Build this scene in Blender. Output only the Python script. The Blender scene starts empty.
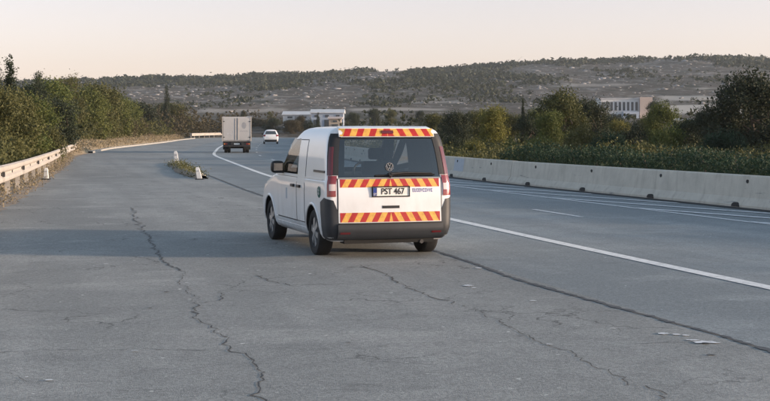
import bpy, bmesh, math, random
import numpy as np
from mathutils import Vector, Matrix
R = math.radians
random.seed(7); rng = np.random.default_rng(11)
scene = bpy.context.scene
C = scene.collection

# ------------------------------------------------------------------ camera
cam_d = bpy.data.cameras.new('camera'); cam = bpy.data.objects.new('camera', cam_d); C.objects.link(cam)
cam.location = (0, 0, 1.8); cam.rotation_euler = (R(90), 0, 0)
cam_d.sensor_width = 36; cam_d.lens = 36 * 1327 / 770
cam_d.shift_y = -(200.5 - 128.5) / 770
cam_d.clip_start = 0.1; cam_d.clip_end = 12000
scene.camera = cam
# ------------------------------------------------------------------ sky, sun, exposure
SUN_EL, SUN_ROT = 8.5, 99.0
w = bpy.data.worlds.new('World'); scene.world = w; w.use_nodes = True
nt = w.node_tree; nt.nodes.clear()
sky = nt.nodes.new('ShaderNodeTexSky'); sky.sky_type = 'NISHITA'; sky.sun_disc = False
sky.sun_elevation = R(SUN_EL); sky.sun_rotation = R(SUN_ROT)
sky.air_density = 1.0; sky.dust_density = 1.0; sky.ozone_density = 1.0; sky.altitude = 100
hs = nt.nodes.new('ShaderNodeHueSaturation'); hs.inputs['Saturation'].default_value = 0.56
tint = nt.nodes.new('ShaderNodeMix'); tint.data_type = 'RGBA'; tint.blend_type = 'MULTIPLY'
tint.inputs[0].default_value = 1.0; tint.inputs[7].default_value = (1.05, 0.935, 1.12, 1)
# the peach belt lies low all round the horizon; higher up the sky keeps its own blue
wtc = nt.nodes.new('ShaderNodeTexCoord'); wsp = nt.nodes.new('ShaderNodeSeparateXYZ'); nt.links.new(wtc.outputs['Generated'], wsp.inputs[0])
wel = nt.nodes.new('ShaderNodeMapRange'); wel.interpolation_type = 'SMOOTHSTEP'; wel.inputs[1].default_value = 0.06; wel.inputs[2].default_value = 0.45; nt.links.new(wsp.outputs[2], wel.inputs[0])
belt = nt.nodes.new('ShaderNodeMix'); belt.data_type = 'RGBA'; nt.links.new(wel.outputs[0], belt.inputs[0])
belt.inputs[6].default_value = (1.05, 0.905, 1.02, 1); belt.inputs[7].default_value = (0.87, 1.0, 1.12, 1); nt.links.new(belt.outputs[2], tint.inputs[7])
bg = nt.nodes.new('ShaderNodeBackground'); bg.inputs[1].default_value = 0.130
out = nt.nodes.new('ShaderNodeOutputWorld')
nt.links.new(sky.outputs[0], hs.inputs['Color']); nt.links.new(hs.outputs[0], tint.inputs[6])
nt.links.new(tint.outputs[2], bg.inputs[0]); nt.links.new(bg.outputs[0], out.inputs[0])
sl = bpy.data.lights.new('sun', 'SUN'); sl.energy = 2.9; sl.angle = R(4.0); sl.color = (1.0, 0.76, 0.54)
so = bpy.data.objects.new('sun', sl); C.objects.link(so)
sd = Vector((math.sin(R(SUN_ROT)) * math.cos(R(SUN_EL)), math.cos(R(SUN_ROT)) * math.cos(R(SUN_EL)), math.sin(R(SUN_EL))))
so.rotation_euler = sd.to_track_quat('Z', 'Y').to_euler(); so.location = (40, -8, 20)
vs = scene.view_settings; vs.view_transform = 'Standard'; vs.look = 'None'; vs.gamma = 1; vs.exposure = 1.14
vs.use_curve_mapping = False

# ------------------------------------------------------------------ materials
MATS = {}
def nd(nt, typ, **kw):
    n = nt.nodes.new(typ)
    for k, v in kw.items(): setattr(n, k, v)
    return n
def mat(name, col, rough=0.6, metal=0.0, coat=0.0, var=0.12, scale=6.0, bump=0.0, bscale=60.0, col2=None, spec=0.5):
    if name in MATS: return MATS[name]
    m = bpy.data.materials.new(name); m.use_nodes = True; t = m.node_tree
    b = t.nodes['Principled BSDF']
    b.inputs['Roughness'].default_value = rough; b.inputs['Metallic'].default_value = metal
    b.inputs['Coat Weight'].default_value = coat; b.inputs['Coat Roughness'].default_value = 0.08
    b.inputs['Specular IOR Level'].default_value = spec
    tc = nd(t, 'ShaderNodeTexCoord')
    n = nd(t, 'ShaderNodeTexNoise'); n.inputs['Scale'].default_value = scale; n.inputs['Detail'].default_value = 6
    n.inputs['Roughness'].default_value = 0.65
    t.links.new(tc.outputs['Object'], n.inputs['Vector'])
    r = nd(t, 'ShaderNodeValToRGB'); r.color_ramp.elements[0].position = 0.32; r.color_ramp.elements[1].position = 0.68
    c2 = col2 if col2 else tuple(c * (1 + var) for c in col)
    c1 = col if col2 else tuple(c * (1 - var) for c in col)
    r.color_ramp.elements[0].color = (*c1, 1); r.color_ramp.elements[1].color = (*c2, 1)
    t.links.new(n.outputs[0], r.inputs[0]); t.links.new(r.outputs[0], b.inputs['Base Color'])
    if bump:
        n2 = nd(t, 'ShaderNodeTexNoise'); n2.inputs['Scale'].default_value = bscale; n2.inputs['Detail'].default_value = 4
        t.links.new(tc.outputs['Object'], n2.inputs['Vector'])
        bp = nd(t, 'ShaderNodeBump'); bp.inputs['Strength'].default_value = bump; bp.inputs['Distance'].default_value = 0.02
        t.links.new(n2.outputs[0], bp.inputs['Height']); t.links.new(bp.outputs[0], b.inputs['Normal'])
    MATS[name] = m
    return m
def mixc(t, fac, a, b, typ='MIX'):
    m = nd(t, 'ShaderNodeMix', data_type='RGBA', blend_type=typ)
    for s, v in ((0, fac), (6, a), (7, b)):
        if hasattr(v, 'is_linked') or hasattr(v, 'links'): t.links.new(v, m.inputs[s])
        elif s == 0: m.inputs[0].default_value = v
        else: m.inputs[s].default_value = (*v, 1)
    return m.outputs[2]
def noise(t, vec, scale, detail=5, rough=0.6, lo=None, hi=None, dist=0.0):
    n = nd(t, 'ShaderNodeTexNoise'); n.inputs['Scale'].default_value = scale; n.inputs['Detail'].default_value = detail
    n.inputs['Roughness'].default_value = rough; n.inputs['Distortion'].default_value = dist
    t.links.new(vec, n.inputs['Vector'])
    if lo is None: return n.outputs[0]
    mr = nd(t, 'ShaderNodeMapRange'); mr.inputs[1].default_value = lo; mr.inputs[2].default_value = hi
    t.links.new(n.outputs[0], mr.inputs[0]); return mr.outputs[0]
def mapping(t, vec, sc=(1, 1, 1), rot=0):
    m = nd(t, 'ShaderNodeMapping'); m.inputs['Scale'].default_value = sc; m.inputs['Rotation'].default_value = (0, 0, rot)
    t.links.new(vec, m.inputs['Vector']); return m.outputs[0]

def asphalt(name, base, light, dark, cracks, streak):
    m = bpy.data.materials.new(name); m.use_nodes = True; t = m.node_tree; b = t.nodes['Principled BSDF']
    P = nd(t, 'ShaderNodeTexCoord').outputs['Object']
    along = mapping(t, P, (1, 1, 1), R(-14.5))
    st = mapping(t, along, (1.0, 0.06, 1))
    c = mixc(t, noise(t, P, 0.35, 6, 0.6, 0.35, 0.68), base, light)
    c = mixc(t, noise(t, P, 1.7, 7, 0.7, 0.50, 0.74), c, dark)
    s = nd(t, 'ShaderNodeMath', operation='MULTIPLY'); s.inputs[1].default_value = streak
    t.links.new(noise(t, st, 1.6, 4, 0.5, 0.42, 0.7), s.inputs[0])
    c = mixc(t, s.outputs[0], c, dark)
    # broad worn and resurfaced areas, then oil stains
    c = mixc(t, noise(t, mapping(t, along, (1, .35, 1)), 0.16, 4, 0.6, 0.45, 0.58), c, tuple(x * .80 for x in base))
    c = mixc(t, noise(t, mapping(t, along, (.7, 1, 1)), 0.5, 5, 0.65, 0.54, 0.68), c, tuple(x * .98 for x in light))
    c = mixc(t, noise(t, P, 0.8, 4, 0.6, 0.66, 0.80), c, tuple(x * .6 for x in dark))
    # fine aggregate
    v = nd(t, 'ShaderNodeTexVoronoi'); v.inputs['Scale'].default_value = 55; t.links.new(P, v.inputs['Vector'])
    sp = nd(t, 'ShaderNodeMapRange'); sp.inputs[1].default_value = 0; sp.inputs[2].default_value = 1; sp.inputs[3].default_value = 0.72; sp.inputs[4].default_value = 1.28
    sx = nd(t, 'ShaderNodeSeparateColor'); t.links.new(v.outputs['Color'], sx.inputs[0]); t.links.new(sx.outputs[0], sp.inputs[0])
    gl = nd(t, 'ShaderNodeCombineColor')
    for i in range(3): t.links.new(sp.outputs[0], gl.inputs[i])
    c = mixc(t, 0.8, c, gl.outputs[0], 'MULTIPLY')
    # small pale chips and oil spots
    c = mixc(t, noise(t, P, 9.0, 3, 0.5, 0.70, 0.76), c, tuple(x * 1.8 for x in light))
    hgt = noise(t, P, 90, 3, 0.6)
    if cracks:
        wv = nd(t, 'ShaderNodeVectorMath', operation='ADD')
        dn = nd(t, 'ShaderNodeTexNoise'); dn.inputs['Scale'].default_value = 2.2; dn.inputs['Detail'].default_value = 6; t.links.new(P, dn.inputs['Vector'])
        sc = nd(t, 'ShaderNodeVectorMath', operation='SCALE'); sc.inputs['Scale'].default_value = 0.7; t.links.new(dn.outputs['Color'], sc.inputs[0])
        t.links.new(P, wv.inputs[0]); t.links.new(sc.outputs[0], wv.inputs[1])
        vd = nd(t, 'ShaderNodeTexVoronoi', feature='DISTANCE_TO_EDGE'); vd.inputs['Scale'].default_value = 0.9; t.links.new(wv.outputs[0], vd.inputs['Vector'])
        cr = nd(t, 'ShaderNodeMapRange'); cr.inputs[1].default_value = 0.004; cr.inputs[2].default_value = 0.014; cr.inputs[3].default_value = 1; cr.inputs[4].default_value = 0
        t.links.new(vd.outputs[0], cr.inputs[0])
        mk = nd(t, 'ShaderNodeMath', operation='MULTIPLY'); t.links.new(cr.outputs[0], mk.inputs[0])
        t.links.new(noise(t, P, 0.45, 3, 0.5, 0.50, 0.62), mk.inputs[1])
        m2 = nd(t, 'ShaderNodeMath', operation='MULTIPLY'); m2.inputs[1].default_value = cracks; t.links.new(mk.outputs[0], m2.inputs[0])
        c = mixc(t, m2.outputs[0], c, (0.02, 0.02, 0.02))
    t.links.new(c, b.inputs['Base Color'])
    b.inputs['Roughness'].default_value = 0.8; b.inputs['Specular IOR Level'].default_value = 0.35
    bp = nd(t, 'ShaderNodeBump'); bp.inputs['Strength'].default_value = 0.5; bp.inputs['Distance'].default_value = 0.012
    t.links.new(hgt, bp.inputs['Height']); t.links.new(bp.outputs[0], b.inputs['Normal'])
    MATS[name] = m
    return m
asphalt('asphalt_old', (0.272, 0.280, 0.272), (0.335, 0.338, 0.324), (0.190, 0.196, 0.190), 0.6, 0.5)
asphalt('asphalt_road', (0.245, 0.272, 0.282), (0.288, 0.312, 0.318), (0.185, 0.205, 0.214), 0.0, 0.8)

def painted(name, col, wear=0.5):
    m = bpy.data.materials.new(name); m.use_nodes = True; t = m.node_tree; b = t.nodes['Principled BSDF']
    P = nd(t, 'ShaderNodeTexCoord').outputs['Object']
    c = mixc(t, noise(t, P, 7, 6, 0.7, 0.5, 0.72 + 0.3 * (1 - wear)), col, (0.16, 0.16, 0.16))
    t.links.new(c, b.inputs['Base Color']); b.inputs['Roughness'].default_value = 0.6
    MATS[name] = m; return m
painted('line_white', (0.78, 0.78, 0.76), 0.6); painted('line_worn', (0.66, 0.67, 0.68), 0.95)

def leafmat(name, c1, c2, c3):
    m = bpy.data.materials.new(name); m.use_nodes = True; t = m.node_tree; b = t.nodes['Principled BSDF']
    at = nd(t, 'ShaderNodeAttribute', attribute_name='tint'); oi = nd(t, 'ShaderNodeObjectInfo')
    c = mixc(t, at.outputs['Fac'], c1, c2)
    rm = nd(t, 'ShaderNodeMath', operation='MULTIPLY'); rm.inputs[1].default_value = 0.45; t.links.new(oi.outputs['Random'], rm.inputs[0])
    c = mixc(t, rm.outputs[0], c, c3)
    t.links.new(c, b.inputs['Base Color']); b.inputs['Roughness'].default_value = 0.65; b.inputs['Specular IOR Level'].default_value = 0.25
    tr = nd(t, 'ShaderNodeBsdfTranslucent'); t.links.new(c, tr.inputs[0])
    mx = nd(t, 'ShaderNodeMixShader'); mx.inputs[0].default_value = 0.25
    t.links.new(b.outputs[0], mx.inputs[1]); t.links.new(tr.outputs[0], mx.inputs[2])
    t.links.new(mx.outputs[0], t.nodes['Material Output'].inputs[0])
    MATS[name] = m; return m
leafmat('leaf_olive', (0.056, 0.064, 0.022), (0.135, 0.135, 0.048), (0.10, 0.095, 0.035))
leafmat('leaf_green', (0.060, 0.088, 0.024), (0.150, 0.165, 0.046), (0.115, 0.12, 0.036))
leafmat('leaf_dark', (0.022, 0.034, 0.020), (0.056, 0.068, 0.036), (0.045, 0.050, 0.030))
leafmat('leaf_yellow', (0.13, 0.14, 0.030), (0.23, 0.21, 0.055), (0.14, 0.12, 0.04))
leafmat('leaf_brown', (0.056, 0.050, 0.030), (0.11, 0.088, 0.048), (0.075, 0.070, 0.038))
leafmat('leaf_hedge', (0.020, 0.042, 0.024), (0.036, 0.066, 0.036), (0.030, 0.056, 0.034))
leafmat('leaf_dry', (0.20, 0.16, 0.10), (0.34, 0.28, 0.18), (0.26, 0.21, 0.13))
leafmat('leaf_far', (0.024, 0.036, 0.020), (0.056, 0.066, 0.034), (0.05, 0.05, 0.035))
mat('bark', (0.085, 0.065, 0.048), 0.9, var=0.3, scale=12, bump=0.6, bscale=30)
mat('paint_white', (0.76, 0.78, 0.80), 0.32, coat=0.7, var=0.03, scale=1.5)
def dirty(m, z0, z1, amt):
    t = m.node_tree; b = t.nodes['Principled BSDF']; src = b.inputs['Base Color'].links[0].from_socket
    tc = nd(t, 'ShaderNodeTexCoord'); sx = nd(t, 'ShaderNodeSeparateXYZ'); t.links.new(tc.outputs['Object'], sx.inputs[0])
    mr = nd(t, 'ShaderNodeMapRange'); mr.inputs[1].default_value = z0; mr.inputs[2].default_value = z1; mr.inputs[3].default_value = amt; mr.inputs[4].default_value = .04; t.links.new(sx.outputs[2], mr.inputs[0])
    mu = nd(t, 'ShaderNodeMath', operation='MULTIPLY'); t.links.new(mr.outputs[0], mu.inputs[0]); t.links.new(noise(t, mapping(t, tc.outputs['Object'], (1, 1, .35)), 7, 6, .7, .3, .75), mu.inputs[1])
    t.links.new(mixc(t, mu.outputs[0], src, (0.24, 0.20, 0.16)), b.inputs['Base Color'])
dirty(MATS['paint_white'], .25, .95, .55)
mat('paint_seam', (0.015, 0.015, 0.016), 0.7)
mat('plastic_grey', (0.024, 0.027, 0.032), 0.55, var=0.15, scale=5)
mat('plastic_black', (0.014, 0.014, 0.015), 0.45)
mat('underbody', (0.010, 0.010, 0.010), 0.9)
mat('rubber', (0.016, 0.016, 0.017), 0.85, var=0.3, scale=10)
mat('rim_silver', (0.40, 0.41, 0.42), 0.38, metal=0.7, var=0.1)
mat('chrome', (0.72, 0.73, 0.75), 0.12, metal=1.0, var=0.02)
mat('reflect_red', (0.40, 0.020, 0.018), 0.4, var=0.25, scale=18)
mat('reflect_yellow', (0.66, 0.37, 0.075), 0.4, var=0.2, scale=18)
mat('lamp_red', (0.20, 0.010, 0.012), 0.12, coat=1.0, var=0.1)
mat('lamp_dark_red', (0.11, 0.008, 0.010), 0.12, coat=1.0, var=0.1)
mat('lamp_clear', (0.62, 0.52, 0.50), 0.12, coat=1.0, var=0.05)
mat('lamp_orange', (0.6, 0.2, 0.03), 0.15, coat=1.0)
mat('plate_white', (0.75, 0.74, 0.70), 0.45, var=0.03); mat('plate_blue', (0.02, 0.05, 0.25), 0.45); mat('ink_black', (0.012, 0.012, 0.012), 0.6)
mat('print_violet', (0.22, 0.20, 0.42), 0.5); mat('print_green', (0.03, 0.10, 0.08), 0.5); mat('print_grey', (0.30, 0.31, 0.33), 0.6); mat('print_palegrey', (0.46, 0.46, 0.47), 0.6)
mat('interior', (0.045, 0.046, 0.05), 0.9); mat('seat_cloth', (0.10, 0.10, 0.11), 0.95)
mat('concrete', (0.50, 0.475, 0.415), 0.85, var=0.10, scale=2.5, bump=0.3, bscale=40)
def streaks(m):
    t = m.node_tree; b = t.nodes['Principled BSDF']; src = b.inputs['Base Color'].links[0].from_socket
    P = nd(t, 'ShaderNodeTexCoord').outputs['Object']
    c = mixc(t, noise(t, mapping(t, P, (3, 3, .25)), 1.6, 5, .6, .52, .80), src, (0.34, 0.315, 0.27))
    c = mixc(t, noise(t, mapping(t, P, (.5, .5, 5)), 1.2, 4, .6, .66, .72), c, (0.20, 0.20, 0.20))
    t.links.new(c, b.inputs['Base Color'])
streaks(MATS['concrete'])
mat('concrete_patch', (0.40, 0.44, 0.49), 0.8, var=0.06)
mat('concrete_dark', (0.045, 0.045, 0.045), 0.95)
mat('galvanised', (0.46, 0.42, 0.375), 0.6, metal=0.1, var=0.15, scale=4, bump=0.1)
mat('post_white', (0.75, 0.74, 0.72), 0.5, var=0.1)
mat('kerb_stone', (0.37, 0.355, 0.325), 0.85, var=0.2, scale=3)
mat('dirt', (0.22, 0.18, 0.145), 0.95, col2=(0.34, 0.285, 0.225), scale=1.3, bump=0.6, bscale=14)
mat('dry_bank', (0.30, 0.22, 0.13), 0.95, col2=(0.46, 0.35, 0.215), scale=0.6, bump=0.8, bscale=5)
mat('ground', (0.13, 0.12, 0.075), 0.95, col2=(0.24, 0.205, 0.135), scale=0.08, bump=0.4, bscale=3)
mat('tar', (0.042, 0.042, 0.043), 0.65, var=0.3, scale=20)
mat('seam_tar', (0.065, 0.067, 0.07), 0.7, var=0.35, scale=6)
mat('box_white', (0.46, 0.455, 0.45), 0.5, var=0.07, scale=1.2); mat('steel_dark', (0.03, 0.03, 0.032), 0.6)
mat('plaster_white', (0.66, 0.66, 0.66), 0.8, var=0.05); mat('plaster_pink', (0.48, 0.40, 0.36), 0.85, var=0.06); mat('metal_roof', (0.56, 0.57, 0.58), 0.55, var=0.1, scale=0.6)
mat('wall_blue', (0.40, 0.46, 0.55), 0.7); mat('wall_tan', (0.45, 0.38, 0.30), 0.8); mat('rock', (0.26, 0.255, 0.255), 0.95, var=0.25, scale=0.3)
mat('window_dark', (0.06, 0.075, 0.09), 0.15, spec=0.6)
def glass(name, tintc, gl):
    m = bpy.data.materials.new(name); m.use_nodes = True; t = m.node_tree; t.nodes.remove(t.nodes['Principled BSDF'])
    a = nd(t, 'ShaderNodeBsdfTransparent'); a.inputs[0].default_value = (*tintc, 1)
    g = nd(t, 'ShaderNodeBsdfGlossy'); g.inputs['Roughness'].default_value = 0.03; g.inputs[0].default_value = (1, 1, 1, 1)
    f = nd(t, 'ShaderNodeFresnel'); f.inputs[0].default_value = gl
    mx = nd(t, 'ShaderNodeMixShader'); t.links.new(f.outputs[0], mx.inputs[0]); t.links.new(a.outputs[0], mx.inputs[1]); t.links.new(g.outputs[0], mx.inputs[2])
    t.links.new(mx.outputs[0], t.nodes['Material Output'].inputs[0]); MATS[name] = m
glass('glass_tint', (0.42, 0.46, 0.47), 1.9); glass('glass_clear', (0.36, 0.40, 0.39), 1.6)

# ------------------------------------------------------------------ helpers
def tag(o, label=None, cat=None, group=None, kind=None):
    for k, v in (('label', label), ('category', cat), ('group', group), ('kind', kind)):
        if v: o[k] = v
    return o
def link(name, me, parent=None, mats=None):
    o = bpy.data.objects.new(name, me); C.objects.link(o)
    if parent: o.parent = parent
    for m in (mats or []): me.materials.append(MATS[m])
    return o
def empty(name, loc=(0, 0, 0), rz=0.0):
    o = bpy.data.objects.new(name, None); C.objects.link(o); o.location = loc; o.rotation_euler = (0, 0, rz); o.empty_display_size = 0.3
    return o
def pymesh(name, v, f, m, parent=None, smooth=False, midx=None, ang=None):
    me = bpy.data.meshes.new(name); me.from_pydata([tuple(p) for p in v], [], [tuple(q) for q in f])
    o = link(name, me, parent, [m] if isinstance(m, str) else m)
    if midx: me.polygons.foreach_set('material_index', midx)
    if smooth: me.polygons.foreach_set('use_smooth', [True] * len(me.polygons))
    if ang: me.set_sharp_from_angle(angle=R(ang))
    me.update(); return o
def bm_obj(name, bm, m, parent=None, bevel=0.0, smooth=False):
    if bevel: bmesh.ops.bevel(bm, geom=bm.edges[:], offset=bevel, segments=2, affect='EDGES', profile=0.5)
    me = bpy.data.meshes.new(name); bm.to_mesh(me); bm.free()
    if smooth:
        me.polygons.foreach_set('use_smooth', [True] * len(me.polygons)); me.set_sharp_from_angle(angle=R(40))
    return link(name, me, parent, [m])
def add_box(bm, c, s, rz=0.0, mtx=None):
    M = Matrix.Translation(c) @ Matrix.Rotation(rz, 4, 'Z') @ Matrix.Diagonal((s[0], s[1], s[2], 1))
    if mtx: M = mtx @ M
    return bmesh.ops.create_cube(bm, size=1, matrix=M)['verts']
def box(name, c, s, m, parent=None, rz=0.0, bevel=0.0):
    bm = bmesh.new(); add_box(bm, c, s, rz); return bm_obj(name, bm, m, parent, bevel)
def tube(name, pts, rad, m, parent=None, n=8):
    """tapered tube through pts"""
    v, f = [], []
    rad = rad if hasattr(rad, '__len__') else [rad] * len(pts)
    for i, p in enumerate(pts):
        p = Vector(p); a = Vector(pts[max(0, i - 1)]); b = Vector(pts[min(len(pts) - 1, i + 1)])
        d = (b - a).normalized(); u = d.orthogonal().normalized(); ww = d.cross(u)
        for k in range(n):
            t = 2 * math.pi * k / n; v.append(p + (u * math.cos(t) + ww * math.sin(t)) * rad[i])
    for i in range(len(pts) - 1):
        for k in range(n):
            f.append((i * n + k, i * n + (k + 1) % n, (i + 1) * n + (k + 1) % n, (i + 1) * n + k))
    f.append(tuple(range(n))[::-1]); f.append(tuple((len(pts) - 1) * n + k for k in range(n)))
    return pymesh(name, v, f, m, parent, smooth=True, ang=50)
def lathe(name, prof, m, parent=None, n=32, axis='Y', midx=None):
    """prof: list of (radius, offset along axis)"""
    v, f = [], []
    for r, h in prof:
        for k in range(n):
            t = 2 * math.pi * k / n
            v.append((r * math.cos(t), h, r * math.sin(t)) if axis == 'Y' else (r * math.cos(t), r * math.sin(t), h))
    for i in range(len(prof) - 1):
        for k in range(n): f.append((i * n + k, i * n + (k + 1) % n, (i + 1) * n + (k + 1) % n, (i + 1) * n + k))
    return pymesh(name, v, f, m, parent, smooth=True, ang=40)
def interp_s(tabY, tabX, sig):
    g = np.arange(-60, 460, 1.0); x = np.interp(g, tabY, tabX)
    x = np.where(g < tabY[0], tabX[0] + (g - tabY[0]) * (tabX[1] - tabX[0]) / (tabY[1] - tabY[0]), x)
    k = np.exp(-0.5 * (np.arange(-40, 41) / sig) ** 2); k /= k.sum()
    xs = np.convolve(np.pad(x, 40, mode='reflect', reflect_type='odd'), k, 'valid')
    return lambda y: float(np.interp(y, g, xs))

# ------------------------------------------------------------------ road layout (metres, camera at the origin, +Y into the picture)
XE = interp_s([-15, 0, 14.9, 26.1, 48.3, 90, 122.5, 160, 200, 240, 280, 320, 360, 400],
              [12.7, 8.6, 4.32, 1.28, -4.1, -11.7, -15.4, -19.0, -22.5, -25, -25, -19, -6, 12], 5)
XB = interp_s([-15, 0, 29, 48.3, 90, 122.5, 160, 200, 240, 280, 320, 360, 400],
              [22.5, 17.7, 8.4, 2.3, -4.2, -7.3, -10.3, -13, -15, -14.5, -9, 4, 24], 5)
XL = interp_s([-15, 0, 30.4, 38.8, 60, 83.8, 116.5, 164.7, 200, 239, 281, 318, 350, 400],
              [-1.0, -3.4, -8.6, -10.2, -14.4, -19.6, -24.1, -27.6, -31, -34, -33, -25, -13, 8], 4)
def sheet(name, fa, fb, y0, y1, z, m, step=1.0, nx=6, parent=None, jag=0.0):
    ys = np.arange(y0, y1 + 1e-6, step); v, f = [], []
    for i, y in enumerate(ys):
        a, b = fa(y), fb(y)
        a += jag * random.uniform(-1, 1)
        for k in range(nx + 1): v.append((a + (b - a) * k / nx, y, z))
    for i in range(len(ys) - 1):
        for k in range(nx):
            q = i * (nx + 1) + k; f.append((q, q + 1, q + nx + 2, q + nx + 1))
    return pymesh(name, v, f, m, parent)

# ground reaching the horizon
gs = 9000
tag(pymesh('ground', [(-gs, -gs, 0), (gs, -gs, 0), (gs, gs, 0), (-gs, gs, 0)], [(0, 1, 2, 3)], 'ground'), kind='structure')
layby = tag(sheet('layby', XL, lambda y: XE(y) - 2.38, -14, 398, 0.008, 'asphalt_old', 0.5, jag=0.12), kind='structure')
road = tag(sheet('road', lambda y: XE(y) - 2.4, lambda y: XB(y) + 0.35, -14, 398, 0.004, 'asphalt_road'), kind='structure')
# painted lines
def line(name, f, y0, y1, wdt, m, parent, z=0.010, step=1.0):
    return sheet(name, lambda y: f(y) - wdt / 2, lambda y: f(y) + wdt / 2, y0, y1, z, m, step, 1, parent)
line('edge_line', XE, -14, 390, 0.22, 'line_white', road)
XI = lambda y: XB(y) - 2.55 + 0.012 * max(0, y - 25)
line('hatch_border', XI, -14, 150, 0.13, 'line_worn', road)
for i in range(16):
    y = 14.0 + i * 4.4; a, b = XB(y) - .55, XI(y + 7.0)
    pymesh('hatch_stroke', [(a, y, .0145), (a, y + .42, .0145), (b, y + 7.21, .0145), (b, y + 6.79, .0145)], [(0, 1, 2, 3)], 'line_worn', road)
XM = lambda y: 0.5 * (XE(y) + XI(y)) + 0.15
for i in range(18):
    y0 = 26.9 - 24 + i * 12.0; line('lane_dash', XM, y0, y0 + 2.5, 0.12, 'line_worn', road, step=0.5)

# cracks and tar seams in the paving
def crack(name, pts, wd, m, parent, z, jit=0.05, sub=6):
    P = []
    for (x0, y0), (x1, y1) in zip(pts[:-1], pts[1:]):
        n = max(2, int(math.hypot(x1 - x0, y1 - y0) / 0.07))
        for k in range(n): P.append((x0 + (x1 - x0) * k / n, y0 + (y1 - y0) * k / n))
    P.append(pts[-1]); v, f = [], []
    jx = jy = 0
    for i, (x, y) in enumerate(P):
        jx = 0.75 * jx + random.gauss(0, jit * .6); jy = 0.75 * jy + random.gauss(0, jit * .6)
        a = P[max(0, i - 1)]; b = P[min(len(P) - 1, i + 1)]; d = Vector((b[0] - a[0], b[1] - a[1])).normalized(); nrm = Vector((-d.y, d.x))
        ww = wd * random.uniform(0.25, 1.25) * min(1, (i + 1) / 4, (len(P) - i) / 4)
        v += [(x + jx + nrm.x * ww, y + jy + nrm.y * ww, z), (x + jx - nrm.x * ww, y + jy - nrm.y * ww, z)]
        if i: f.append((2 * i - 2, 2 * i, 2 * i + 1, 2 * i - 1))
    return pymesh(name, v, f, m, parent)
ZC = 0.012
for pts, wd in (([(-5.75, 30.05), (-5.22, 27.61), (-4.77, 25.55), (-4.16, 23.08), (-3.69, 20.86), (-3.13, 18.44), (-2.84, 17.5), (-2.5, 16.65)], .035),
    ([(-1.99, 13.69), (-1.71, 12.6), (-1.53, 11.97), (-1.39, 11.29), (-1.21, 10.69), (-1.06, 10.23), (-0.93, 9.69), (-0.86, 9.13), (-0.76, 8.64), (-.7, 7.5)], .02),
    ([(-1.99, 13.69), (-1.87, 13.61), (-1.77, 13.85), (-1.77, 14.43), (-1.73, 14.61), (-1.62, 14.79)], .018),
    ([(-3.22, 10.55), (-3.07, 10.59), (-2.62, 10.69), (-2.07, 10.78), (-1.57, 10.69), (-1.23, 10.72)], .012),
    ([(-1.01, 10.74), (-0.45, 10.83), (0.12, 11.03), (0.8, 11.14), (1.22, 11.14)], .008),
    ([(-1.56, 16.3), (-1.28, 15.46), (-0.96, 14.98)], .018),
    ([(-0.25, 17.37), (0.0, 16.3), (0.28, 15.07), (0.48, 14.18), (0.71, 13.53)], .022),
    ([(0.71, 13.53), (0.92, 12.81), (1.12, 11.85), (1.33, 11.03), (1.49, 10.41), (1.64, 9.69), (1.81, 9.06), (1.86, 8.64), (1.9, 7.6)], .012),
    ([(2.01, 12.88), (2.16, 12.95), (2.3, 12.88)], .025), ([(-0.47, 9.0), (-0.31, 9.1), (-0.09, 9.03)], .012),
    ([(2.02, 11.03), (2.3, 11.08), (2.57, 11.19)], .010), ([(-3.92, 13.16), (-3.38, 13.02), (-3.01, 13.09)], .014),
    ([(-2.5, 16.65), (-2.3, 15.4), (-1.99, 13.69)], .010), ([(-3.3, 10.2), (-2.5, 9.5), (-1.9, 9.4)], .006), ([(-.86, 9.13), (-.4, 9.3), (.3, 9.2)], .006),
    ([(-8.2, 36.5), (-7.4, 36.7), (-7.0, 36.6)], .05)):
    crack('crack', pts, wd * .45, 'tar', layby, ZC, .045)
crack('seam', [(3.9, 7.2), (3.21, 10.27), (2.8, 11.8), (2.21, 13.61), (1.59, 15.66), (1.14, 17.76), (0.67, 19.66), (-.6, 24.5), (-3.15, 34.87), (-4.39, 40.14), (-6.18, 48.25), (-8.67, 58.98)], .042, 'seam_tar', layby, 0.0135, 0.012)
def blot(name, cx, cy, rx, ry, m, parent, z, n=26):
    v = [(cx, cy, z)]; f = []
    for k in range(n):
        t = 2 * math.pi * k / n; r = random.uniform(0.7, 1.15); v.append((cx + rx * r * math.cos(t), cy + ry * r * math.sin(t), z))
        f.append((0, 1 + k, 1 + (k + 1) % n))
    return pymesh(name, v, f, m, parent)
blot('paint_splash', 2.685, 11.1, .11, .07, 'line_worn', layby, ZC + .003); blot('paint_splash', 2.60, 11.22, .06, .03, 'line_worn', layby, ZC + .002); blot('tar_spot', 2.66, 11.03, .03, .025, 'tar', layby, ZC + .007)
for a, b, r in ((2.43, 11.57, .05), (2.53, 11.52, .035), (2.60, 11.47, .03), (1.2, 17.0, .05), (.95, 15.1, .06), (1.0, 14.9, .03)): blot('paint_splash', a, b, r, r * 1.2, 'line_worn', layby, ZC + .003)
for i in range(60):
    y = random.uniform(8.5, 34); x = random.uniform(XL(y) + .4, min(XE(y) - 3, y * .3)); r = random.uniform(.008, .03)
    blot('chip', x, y, r * 1.5, r, random.choice(['line_worn', 'tar', 'line_worn']), layby, ZC + .003, 9)
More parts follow.
